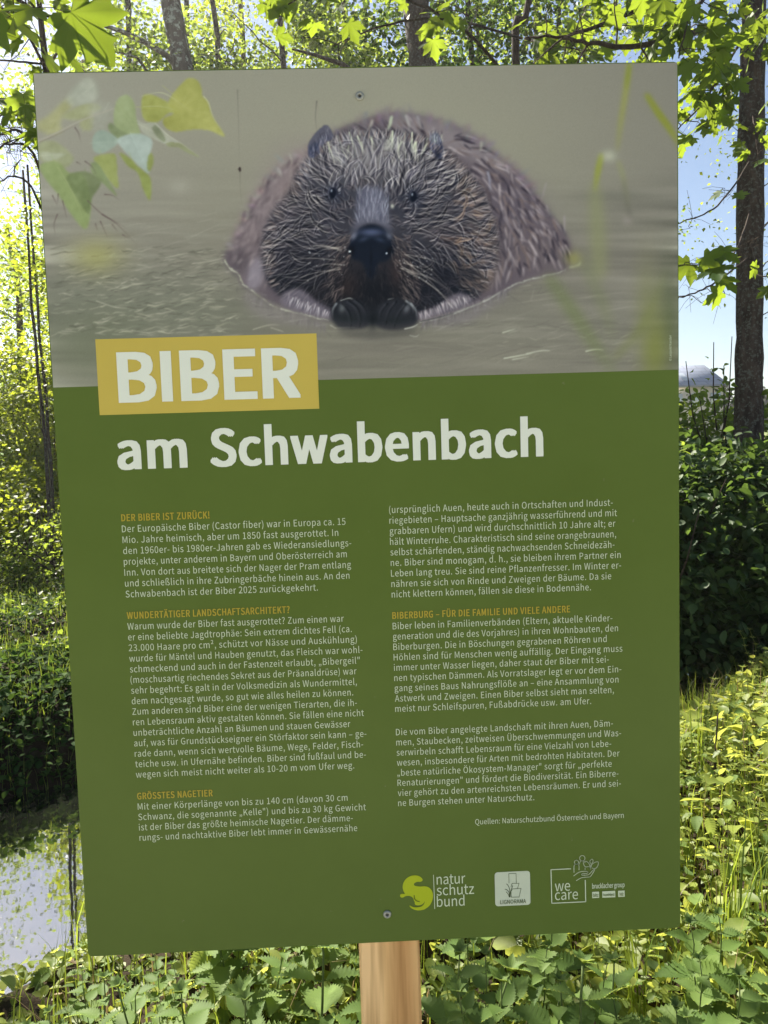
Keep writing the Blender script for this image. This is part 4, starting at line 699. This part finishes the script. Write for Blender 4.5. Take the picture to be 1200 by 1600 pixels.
maple('maple_tree', 'young maple with thin stem and big drooping leaves at the top left', (x, y, zb), spline(np.array(tr), 5, False), np.linspace(.036, .012, 26), [
    ([tp, A(110, 50, 5.1), A(150, -20, 5.0)], dict(r0=.011, r1=.004, sub=4, per=4, sublen=.25)),
    ([tp, A(40, 50, 5.0), A(0, 10, 4.8), A(-60, -10, 4.7)], dict(r0=.012, r1=.004, sub=6, per=6)),
    ([A(70, 100, 5.2), A(20, 96, 5.), A(-40, 92, 4.9)], dict(r0=.008, r1=.004, sub=3, per=3)),
    ([A(75, 230, 5.2), A(40, 160, 4.6), A(10, 178, 4.2), A(-30, 190, 4.)], dict(r0=.01, r1=.004, sub=5, per=5, sublen=.3)),
    ([A(74, 240, 5.2), A(30, 205, 4.4), A(0, 212, 4.1), A(-40, 200, 4.)], dict(r0=.01, r1=.004, sub=6, per=6, sublen=.3)),
    ([A(76, 320, 5.2), A(52, 240, 4.5), A(15, 224, 4.2), A(-30, 250, 4.)], dict(r0=.01, r1=.004, sub=7, per=7, sublen=.3)),
    ([A(78, 360, 5.2), A(50, 295, 4.4), A(20, 275, 4.1), A(-20, 300, 4.)], dict(r0=.008, r1=.003, sub=5, per=5, sublen=.3))], .13)
# tall trunk on the right with maple leaves around it
x, y = A(1173, 560, 7.2)[:2]; zb = float(gz_(x, y)); tr = [(x-.03, y, zb-.2), tuple(A(1170, 640, 7.2)), tuple(A(1171, 500, 7.2)), tuple(A(1172, 300, 7.2)), tuple(A(1176, 100, 7.2)), tuple(A(1179, -60, 7.2)), tuple(A(1190, -700, 7.2))]
rt = np.interp(np.linspace(0, 1, 31), [0, .16, .33, .5, .66, .83, 1], [.16, .125, .118, .12, .108, .1, .05])*(1+.05*np.sin(np.arange(31)*1.9))
maple('maple_tree', 'tall dark maple trunk at the right edge with large leaves hanging around it', (x, y, zb), spline(np.array(tr), 5, False), rt, [
    ([A(1172, 60, 7.2), A(1090, 50, 6.2), A(1000, 72, 5.4), A(930, 68, 5.0), A(880, 58, 4.8)], dict(r0=.03, r1=.008, sub=14, per=7, sublen=.5)),
    ([A(1172, -120, 7.2), A(1060, -20, 6.2), A(980, 20, 5.8), A(900, 52, 5.4), A(820, 60, 5.4)], dict(r0=.03, r1=.006, sub=16, per=7, sublen=.5)),
    ([A(1172, -150, 7.2), A(1110, -20, 5.6), A(1080, 20, 5.0), A(1060, 90, 4.8)], dict(r0=.02, r1=.004, sub=9, per=7, sublen=.3, leafsize=.15)),
    ([A(1172, 40, 7.2), A(1130, 110, 6), A(1100, 160, 5.4), A(1060, 200, 5.2)], dict(r0=.012, r1=.004, sub=12, per=7, sublen=.3)),
    ([A(1172, 250, 7.2), A(1140, 300, 5.4), A(1100, 335, 4.8), A(1050, 350, 4.6)], dict(r0=.008, r1=.003, sub=3, per=4, sublen=.16)),
    ([A(1172, 330, 7.2), A(1150, 390, 5.2), A(1120, 408, 4.6), A(1060, 415, 4.4)], dict(r0=.008, r1=.003, sub=9, per=6, sublen=.22, leafsize=.14)),
    ([A(1172, 400, 7.2), A(1120, 440, 5.2), A(1080, 460, 4.6), A(1050, 470, 4.4)], dict(r0=.008, r1=.003, sub=3, per=4, sublen=.18)),
    ([A(1176, 180, 7.1), A(1180, 210, 6.6), A(1185, 260, 6.5)], dict(r0=.006, r1=.003, sub=5, per=5, sublen=.25)),
    ([A(1176, 20, 7.1), A(1190, 40, 6.6), A(1210, 40, 6.5)], dict(r0=.006, r1=.003, sub=6, per=5, sublen=.3)),
    ([A(1172, 380, 7.1), A(1185, 430, 6.8), A(1230, 420, 6.5)], dict(r0=.008, r1=.004, sub=3, per=3, sublen=.2))], .115, 'bark_dark')
# fine airy crown behind the right trunk
x, y = ground_at(1172, 13); tree('airy small leaved tree between the board and the right hand trunk', x, y, 9.5, .09, (.15, .2), 3.6, 1.9, 46, 34, .075, 'leaf_yellow', 'bark_dark', .3, limbs=8)
# branches reaching in above the board
x, y = ground_at(830, 7.5); zb = float(gz_(x, y)); tr = [(x, y, zb-.2), (x+.1, y, 1.2), tuple(A(806, 96, 7.4)), tuple(A(826, 0, 7.4)), tuple(A(850, -400, 7.4))]
maple('maple_tree', 'slender maple behind the board whose sunlit leaves hang over its top edge', (x, y, zb), spline(np.array(tr), 5, False), np.linspace(.06, .02, 21), [
    ([A(800, 130, 7.4), A(740, 60, 6.4), A(680, 20, 5.6), A(600, -20, 5.)], dict(r0=.018, r1=.006, sub=7, per=5, sublen=.35)),
    ([A(815, 60, 7.4), A(700, 30, 6), A(600, 40, 5.4), A(520, 70, 5.2)], dict(r0=.012, r1=.004, sub=5, per=4, sublen=.3)),
    ([A(815, -60, 7.4), A(700, -90, 5.4), A(540, -60, 4.4), A(450, 5, 4.0)], dict(r0=.016, r1=.004, sub=8, per=6, sublen=.25, leafsize=.11)),
    ([A(820, 60, 7.4), A(860, 70, 6.8), A(920, 80, 6.4)], dict(r0=.012, r1=.004, sub=7, per=6, sublen=.3))], .12)
x, y = -2.2, 1.3; zb = float(gz_(x, y)); tp = A(-260, -100, 2.4)
maple('maple_tree', 'maple outside the left edge holding out the pale large leaf over the board corner', (x, y, zb), spline(np.array([(x, y, zb-.1), (x, y+.05, 1.2), tuple(tp), tuple(A(-260, -700, 2.4))]), 5, False), np.linspace(.05, .02, 16), [
    ([tp, A(-80, -60, 2.1), A(60, 20, 1.9), A(150, 70, 1.8)], dict(r0=.008, r1=.003, sub=3, per=3, sublen=.09, sp=.05, leafsize=.13)),
    ([tp, A(-120, 20, 2.3), A(-40, 40, 2.3), A(10, 40, 2.3)], dict(r0=.008, r1=.003, sub=4, per=4, sublen=.16, leafsize=.1))], .12, leafm='leaf_maple')

# ------------------------------------------------------------------ shrubs, hedge
def shrub(label, x, y, r, h, ncl, per, size, mat, tmpl=LEAF_FAR, name='shrub', cat='shrub', zc=.5, spread=.14, nst=9, base=None):
    z0 = float(gz_(x, y)) if base is None else base; T = empty(name, (x, y, z0)); tag(T, label, cat); mb = MB()
    for _ in range(nst):
        e = np.array([rng.normal(0, r*.5), rng.normal(0, r*.4), h*rng.uniform(.6, 1)]); mb.tube(path((rng.normal(0, .1), rng.normal(0, .1), -.1), e, 6, .05), np.linspace(.016, .004, 6), 5)
    mb.build('stems', M['twig'], T); v, f = clumps(ncl, (0, 0, h*zc), (r, r*.8, h*.52), per, spread, size, tmpl, .4); mesh_np('foliage', v, f, M[mat], T); return T
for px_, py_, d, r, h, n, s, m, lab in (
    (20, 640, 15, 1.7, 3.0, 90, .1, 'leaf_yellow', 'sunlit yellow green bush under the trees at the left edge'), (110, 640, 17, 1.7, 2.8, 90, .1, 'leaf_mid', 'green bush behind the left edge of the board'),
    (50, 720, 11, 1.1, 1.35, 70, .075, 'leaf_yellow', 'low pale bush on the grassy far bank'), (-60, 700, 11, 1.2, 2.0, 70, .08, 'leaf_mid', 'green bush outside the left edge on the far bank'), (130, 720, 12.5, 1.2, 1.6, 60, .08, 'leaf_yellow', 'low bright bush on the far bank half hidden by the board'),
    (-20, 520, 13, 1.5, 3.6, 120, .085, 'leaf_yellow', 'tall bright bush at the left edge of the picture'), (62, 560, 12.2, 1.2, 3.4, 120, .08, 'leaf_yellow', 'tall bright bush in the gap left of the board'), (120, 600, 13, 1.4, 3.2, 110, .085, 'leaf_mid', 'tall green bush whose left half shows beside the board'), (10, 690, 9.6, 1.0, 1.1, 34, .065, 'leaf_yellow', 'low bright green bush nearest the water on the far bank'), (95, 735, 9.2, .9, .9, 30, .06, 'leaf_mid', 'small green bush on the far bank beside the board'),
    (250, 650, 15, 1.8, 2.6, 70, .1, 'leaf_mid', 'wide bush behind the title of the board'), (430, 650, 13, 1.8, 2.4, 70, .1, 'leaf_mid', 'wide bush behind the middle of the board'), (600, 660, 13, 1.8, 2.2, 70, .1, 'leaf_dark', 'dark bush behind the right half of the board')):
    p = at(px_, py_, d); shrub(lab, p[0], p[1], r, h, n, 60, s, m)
for px_, d, r, h, n, lab, b in (
    (1010, 6.3, 1.0, 1.9, 200, 'dark leafy shrub overhanging the stream beside the right edge of the board', -.45), (1110, 6.2, .95, 1.75, 230, 'dark dense shrub between the board and the right hand trunk', -.5), (1215, 6.6, 1.0, 1.95, 210, 'dark dense shrub at the right edge of the picture', -.4),
    (1090, 8.0, 1.1, 2.1, 120, 'dark shrub in the second row behind the stream', -.1), (1128, 7.6, .5, 2.7, 9, 'thin leafy shoots rising above the hedge in front of the distant house', -.1), (1250, 8.2, 1.2, 2.2, 110, 'tall dark shrub behind the right hand trunk', -.1), (900, 7.0, 1.2, 2.0, 120, 'dark shrub hidden behind the board on the far bank', -.3)):
    p = at(px_, 700, d); shrub(lab, p[0], p[1], r, h, n, 42, .088, 'leaf_hedge' if d < 6.65 else 'leaf_mid', LEAF_OVAL, zc=.52, spread=.15, base=b)

# ------------------------------------------------------------------ far field: house, spruces
def spruce(x, y, h):
    z0 = float(gz_(x, y)); T = empty('spruce_tree', (x, y, z0)); tag(T, 'small dark spruce in the distant row on the hill', 'tree', 'spruces along the distant hilltop'); mb = MB(); mb.tube([(0, 0, -.3), (0, 0, h)], [.16, .02], 6); mb.build('trunk', M['bark_dark'], T)
    n = 420; u = rng.uniform(.04, 1, n)**.8; a = rng.uniform(0, 6.28, n); r = (1-u)*h*.2*rng.uniform(.3, 1, n)+.05; P = np.stack([np.cos(a)*r, np.sin(a)*r, u*h], 1); d = np.stack([np.cos(a), np.sin(a), -.35+0*a], 1); v, f = scatter(*LEAF_FAR, P, frames(d, unit(n)*.5+[0, 0, 1]), .5+.9*(1-u)); mesh_np('crown', v, f, M['spruce'], T)
for px_ in list(range(985, 1330, 15)):
    p = at(px_+rng.uniform(-5, 5), 560, rng.uniform(112, 122)); spruce(p[0], p[1], rng.uniform(6.6, 9.2))
Hh = empty('house', (0, 0, 0)); tag(Hh, 'distant low house with blue grey roof seen through the leaves right of the board', 'house'); pa, pb = at(1015, 603, 60), at(1136, 603, 60)
k = NM('render_wall'); M['wall'] = k.fin(k.bsdf((.66, .58, .47), .9, .2, noise(k, 3), .1)); k = NM('roof_slate'); tx = k.n('TexBrick'); tx.inputs['Scale'].default_value = 3; tx.inputs['Color1'].default_value = (.25, .28, .36, 1); tx.inputs['Color2'].default_value = (.3, .33, .41, 1); tx.inputs['Mortar'].default_value = (.2, .22, .28, 1); M['roof'] = k.fin(k.bsdf(tx.outputs[0], .6, .4)); k = NM('pane_glass'); M['pane'] = k.fin(k.bsdf((.5, .55, .6), .12, .9))
ez = pb[2]; gy = 60.; x0, x1 = pa[0], pb[0]; y0 = pb[1]; y1 = y0+7; g0 = float(gz_(x1, y0))-.6; ux = 0
mb = MB(); mb.box((x0, y0, g0), (x1-.3, y1, ez)); mb.build('wall', M['wall'], Hh)
rz_ = ez+1.9; ym = (y0+y1)/2; mb = MB(); e = .35; t_ = .12
mb.add([(x0-e, y0-e, ez-.05), (x1, y0-e, ez-.05), (x1-.2, ym, rz_), (x0-e, ym, rz_), (x0-e, y1+e, ez-.05), (x1, y1+e, ez-.05), (x0-e, y0-e, ez+t_), (x1, y0-e, ez+t_), (x1-.2, ym, rz_+t_), (x0-e, ym, rz_+t_), (x0-e, y1+e, ez+t_), (x1, y1+e, ez+t_)], [(1, 5, 2), (7, 8, 11)], [(0, 1, 2, 3), (3, 2, 5, 4), (6, 9, 8, 7), (9, 10, 11, 8), (0, 6, 7, 1), (1, 7, 11, 5), (5, 11, 10, 4), (0, 3, 9, 6), (3, 4, 10, 9)]); ro = mb.build('roof', M['roof'], Hh)
pw = at(1076, 590, 60); sl = (rz_-ez)/(ym-y0+e); mb = MB(); zz = ez+.45
mb.add([(pw[0]-.25, y0-e+(zz-ez)/sl, zz+.2), (pw[0]+.25, y0-e+(zz-ez)/sl, zz+.2), (pw[0]+.25, y0-e+(zz+.6-ez)/sl, zz+.8), (pw[0]-.25, y0-e+(zz+.6-ez)/sl, zz+.8), (pw[0]-.25, y0-e+(zz-ez)/sl, zz-.05), (pw[0]+.25, y0-e+(zz-ez)/sl, zz-.05)], None, [(0, 1, 2, 3), (4, 5, 1, 0)]); mb.build('skylight', M['pane'], ro)
for wx in (.35, .6, .85):
    X_ = x0+(x1-x0)*wx; mb = MB(); mb.box((X_-.4, y0-.06, ez-1.5), (X_+.4, y0-.003, ez-.5)); mb.build('window', M['pane'], Hh)

# ------------------------------------------------------------------ ground plants
def near_pts(n, x0, x1, y0, y1, dens=None):
    x, y = rng.uniform(x0, x1, n), rng.uniform(y0, y1, n); s = bank_s(x, y); k_ = s < -.78; return x[k_], y[k_]
def cover(name, n, box, size, mat, tmpl, hmax, hang=.1, far=False):
    x, y = rng.uniform(box[0], box[1], n), rng.uniform(box[2], box[3], n); s = bank_s(x, y); k_ = (s > .72) if far else (s+.75*(1-smooth(-1.6, .4, x)) < -.72); x, y = x[k_], y[k_]
    patch = .5+.5*np.sin(2.3*x+1.1)*np.sin(1.9*y+.4)+.35*np.sin(5.1*x-3.3*y); h = hmax*rng.uniform(.05, 1, len(x))**1.2*np.clip(patch, .12, 1.2)
    P = np.stack([x, y, gz_(x, y)+h], 1); v, f = leaves(P, size, tmpl, hang, 1.6); return tag(mesh_np(name, v, f, M[mat]), kind='stuff')
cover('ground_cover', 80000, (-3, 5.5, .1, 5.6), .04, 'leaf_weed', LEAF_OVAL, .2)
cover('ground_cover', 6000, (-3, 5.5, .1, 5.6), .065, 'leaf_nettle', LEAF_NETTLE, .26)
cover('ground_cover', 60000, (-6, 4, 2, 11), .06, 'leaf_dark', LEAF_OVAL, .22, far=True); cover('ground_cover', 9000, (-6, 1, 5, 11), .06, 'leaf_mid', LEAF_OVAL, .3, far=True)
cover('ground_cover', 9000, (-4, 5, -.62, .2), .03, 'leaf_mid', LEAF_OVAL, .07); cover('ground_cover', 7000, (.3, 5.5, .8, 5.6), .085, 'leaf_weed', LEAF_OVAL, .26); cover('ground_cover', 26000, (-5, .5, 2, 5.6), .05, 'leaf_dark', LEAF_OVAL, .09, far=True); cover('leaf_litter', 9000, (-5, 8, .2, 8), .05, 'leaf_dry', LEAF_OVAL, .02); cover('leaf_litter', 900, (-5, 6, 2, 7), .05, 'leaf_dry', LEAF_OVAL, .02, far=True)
def blades(P, h, w, bend):
    n = len(P); a = rng.uniform(0, 6.28, n); c = np.stack([np.cos(a), np.sin(a), 0*a], 1); sd_ = np.stack([-np.sin(a), np.cos(a), 0*a], 1); V = []
    for t in (0, .4, .75, 1.):
        m = P+np.array([0, 0, 1])*(h*t*(1-.25*bend*t*t))[:, None]+c*(h*bend*t**2*.6)[:, None]; ww = (w*(1-t**1.5))[:, None]*sd_; V += [m-ww, m+ww]
    V = np.stack(V, 1); b = (np.arange(n)*8)[:, None, None]; F = np.array([(0,1,3,2),(2,3,5,4),(4,5,7,6)])[None]+b; return V.reshape(-1, 3), F.reshape(-1, 4)
def grass(n, box, h, far, w=.003):
    x, y = rng.uniform(box[0], box[1], n), rng.uniform(box[2], box[3], n); s = bank_s(x, y); k_ = (s > .8) if far else (s+1.3*(1-smooth(-1.6, .4, x)) < -.75); x, y = x[k_], y[k_]; m = len(x)
    v, f = blades(np.stack([x, y, gz_(x, y)-.01], 1), h*rng.uniform(.4, 1.2, m), w*rng.uniform(.6, 1.3, m), rng.uniform(.1, .9, m)); return tag(mesh_np('grass', v, f, M['grass']), kind='stuff')
grass(26000, (-7, .5, 2.4, 13), .19, True, .0035); grass(20000, (-3, 5.5, .3, 5.6), .26, False, .0026)
n = 2600; x, y = rng.uniform(-1, 4.5, n), rng.uniform(.5, 5, n); k_ = bank_s(x, y)+1.3*(1-smooth(-1.6, .4, x)) < -.8; x, y = x[k_], y[k_]; v, f = blades(np.stack([x, y, gz_(x, y)], 1), rng.uniform(.08, .4, len(x)), rng.uniform(.0012, .0028, len(x)), rng.uniform(.2, 1.3, len(x))); tag(mesh_np('dry_grass', v, f, M['leaf_dry']), kind='stuff')
# stinging nettles: stem and leaves
PROTO = []
def nettle_proto(h, pairs, lsz):
    P = path((0, 0, -.02), (rng.normal(0, .03), rng.normal(0, .03), h), 8, .006); mb = MB(); mb.tube(P, np.linspace(.0035, .0018, 8), 6); pos, dr, sz, nn = [], [], [], []
    for i in range(pairs):
        u = .18+.82*(i/(pairs-1))**.9; c = P[0]+(P[-1]-P[0])*u; a0 = (i % 2)*1.57+rng.normal(0, .2); l = lsz*(.75+.5*math.sin(math.pi*min(1, u*.95)))*(1.08-.72*u**4)
        for q in (0, 1):
            a = a0+q*math.pi+rng.normal(0, .15); up = .15+.55*u**3; d = np.array([math.cos(a), math.sin(a), up]); b = c+d*.018*(1.3-u); mb.tube([c, b], [.0013, .001], 4, cap=False); pos.append(b); dr.append(d); sz.append(l*rng.uniform(.85, 1.15)); nn.append((rng.normal(0, .15), rng.normal(0, .15), 1.))
    for q in range(5):
        a = q*1.257; pos.append(P[-1]); dr.append(np.array([math.cos(a), math.sin(a), 1.3])); sz.append(lsz*.3); nn.append((0, 0, 1.))
    v, f = scatter(*LEAF_NETTLE, np.array(pos), frames(np.array(dr), np.array(nn)), np.array(sz)); T = empty('nettle', (0, 0, 0)); mb.build('stem', M['stem'], T, True); mesh_np('leaves', v, f, M['leaf_nettle'], T); return T
for h, pr, l in ((.42, 7, .085), (.55, 8, .095), (.34, 6, .075), (.62, 9, .09), (.48, 7, .1)): PROTO.append(nettle_proto(h, pr, l))
used = [False]*5
def nettle(x, y, label, group, sc=1., kind=None):
    k_ = int(rng.integers(0, 5)) if kind is None else kind; T = PROTO[k_]
    if used[k_]:
        src = T; T = src.copy(); COL.objects.link(T)
        for ch in src.children: c = ch.copy(); COL.objects.link(c); c.parent = T
    used[k_] = True; T.location = (x, y, float(gz_(x, y))); T.rotation_euler = (rng.normal(0, .1), rng.normal(0, .1), rng.uniform(0, 6.28)); T.scale = (sc,)*3; tag(T, label, 'nettle', group)
for n, bx, lab in ((6, (-.85, -.5, .65, 1.05), 'stinging nettle in the sunlit bank patch below the left corner of the board'), (22, (-.5, -.06, .45, 1.6), 'stinging nettle under the board left of the wooden post'), (14, (.12, .62, .5, 1.7), 'stinging nettle under the board right of the wooden post'), (10, (.75, 1.5, .75, 1.5), 'stinging nettle in the front patch at the lower right corner'), (9, (1.0, 2.8, 1.6, 3.4), 'stinging nettle on the sunny bank right of the board')):
    c_ = 0
    while c_ < n:
        x, y = rng.uniform(bx[0], bx[1]), rng.uniform(bx[2], bx[3])
        if bank_s(x, y)+.5*float(1-smooth(-1.6, .4, x)) < -.95: nettle(x, y, lab, lab.split(' in ')[0].split(' under')[0].split(' on ')[0]+'s '+lab.split('nettle ')[1], rng.uniform(.55, .8)*(.75 if x < -.45 else 1)); c_ += 1
for lab, L in (('stinging nettle in the front patch at the lower right corner', ((1130,1436,1.95),(1182,1446,1.85),(1092,1500,1.8),(1150,1520,1.65),(1196,1530,1.6),(1172,1300,2.6),(1060,1560,1.6),(1110,1570,1.55),(985,1540,1.55))),
    ('stinging nettle under the board right of the wooden post', ((690,1486,1.6),(742,1496,1.65),(800,1516,1.5),(705,1540,1.4),(770,1556,1.4),(850,1520,1.7),(900,1545,1.5))),
    ('stinging nettle under the board left of the wooden post', ((500,1488,1.6),(552,1500,1.6),(440,1500,1.6),(408,1540,1.5),(520,1552,1.4),(360,1490,1.7),(470,1560,1.4))),
    ('stinging nettle in the sunlit bank patch below the left corner of the board', ((300,1524,1.7),(240,1536,1.7),(190,1546,1.75),(138,1556,1.8),(60,1580,1.75),(20,1586,1.7),(95,1578,1.7),(160,1575,1.6)))):
    for px_, py_, d in L:
        p = at(px_, py_, d); k_ = int(rng.integers(0, 5)); hgt = p[2]-float(gz_(p[0], p[1])); nettle(p[0], p[1], lab, 'stinging nettles '+lab.split('nettle ')[1], min(1.35, max(.55, hgt/(.42, .55, .34, .62, .48)[k_])), k_)
# upright cleavers with whorls of narrow leaves
n = 150; x, y = rng.uniform(-.3, 4, n), rng.uniform(.8, 4.4, n); k_ = bank_s(x, y)+.5*(1-smooth(-1.6, .4, x)) < -.9; x, y = x[k_], y[k_]; mb = MB(); LP, LD = [], []
for X_, Y_ in zip(x, y):
    z = float(gz_(X_, Y_)); hh = rng.uniform(.2, .46); P = path((X_, Y_, z), (X_+rng.normal(0, .07), Y_+rng.normal(0, .07), z+hh), 8, .008); mb.tube(P, .0016, 4)
    for q in range(2, 8):
        for w in range(6): an = w*1.047+q; LP.append(P[q]); LD.append((math.cos(an), math.sin(an), .35))
v, f = scatter(*LEAF_FAR, np.array(LP), frames(np.array(LD), unit(len(LP))*.3+[0, 0, 1.]), rng.uniform(.018, .034, len(LP))); v = v.reshape(-1, 4, 3); c_ = (v[:, 0]+v[:, 2])/2; v[:, 1] = c_+(v[:, 1]-c_)*.45; v[:, 3] = c_+(v[:, 3]-c_)*.45; mb.add(v.reshape(-1, 3), f); tag(mb.build('weeds', M['leaf_weed']), kind='stuff')
# tall grass clumps and single stalks
def clump(px_, d, h, n, label, w=.0035):
    p = at(px_, 1200, d); z = float(gz_(p[0], p[1])); T = empty('grass_clump', (p[0], p[1], z)); tag(T, label, 'grass'); P = rng.normal(0, .03, (n, 3))*[1, 1, 0]; v, f = blades(P, h*rng.uniform(.55, 1.1, n), w*rng.uniform(.7, 1.2, n), rng.uniform(.05, .6, n)); mesh_np('blades', v, f, M['grass'], T)
clump(1140, 2.3, .62, 14, 'tall bright grass clump right of the board, nearest the board edge'); clump(1188, 2.4, .6, 16, 'tall bright grass clump at the right edge of the picture'); clump(1085, 3.4, .5, 12, 'grass clump at the sunny stream bank right of the board'); clump(104, 2.45, .5, 4, 'tall single reed like grass tuft standing before the water', .003); clump(980, 2.0, .5, 16, 'grass clump under the lower right corner of the board')
p = at(1118, 1240, 3.4); z = float(gz_(p[0], p[1])); mb = MB(); mb.tube(path((p[0], p[1], z-.02), (p[0]+.01, p[1], z+.34), 6, .004), [.006, .006, .005, .005, .004, .003], 6); tag(mb.build('dry_stalk', M['twig'], None, True), 'short brown dry stalk standing in the weeds right of the board', 'stalk')
# roots and dead twigs on the eroded bank
for q in range(16):
    x = rng.uniform(-3.4, -.9); y = 3.62+.585*x+rng.uniform(.75, 1.4); z = float(gz_(x, y)); a = rng.uniform(-.4, .9); L = rng.uniform(.3, .8); x2, y2 = x+L*math.cos(a), y+L*math.sin(a)*.6; mb = MB(); mb.tube(path((x, y, z+.0), (x2, y2, float(gz_(x2, y2))+.03), 8, .02, .05), np.linspace(.011, .003, 8), 6); tag(mb.build('root', M['twig'], None, True), 'bare brown root lying on the eroded bank above the water', 'root', 'bare roots on the eroded far bank')
# ------------------------------------------------------------------ thin haze volume added to imitate lens glare towards the sun
k = NM('glare_haze_air'); pv = k.n('VolumePrincipled'); pv.inputs['Color'].default_value = (.97, .95, .88, 1); pv.inputs['Density'].default_value = .0010; pv.inputs['Anisotropy'].default_value = .6
k.l(pv.outputs[0], k.out.inputs['Volume']); mb = MB(); mb.box((-440, -75, -3), (440, 715, 24)); tag(mb.build('glare_haze', k.m), kind='stuff')
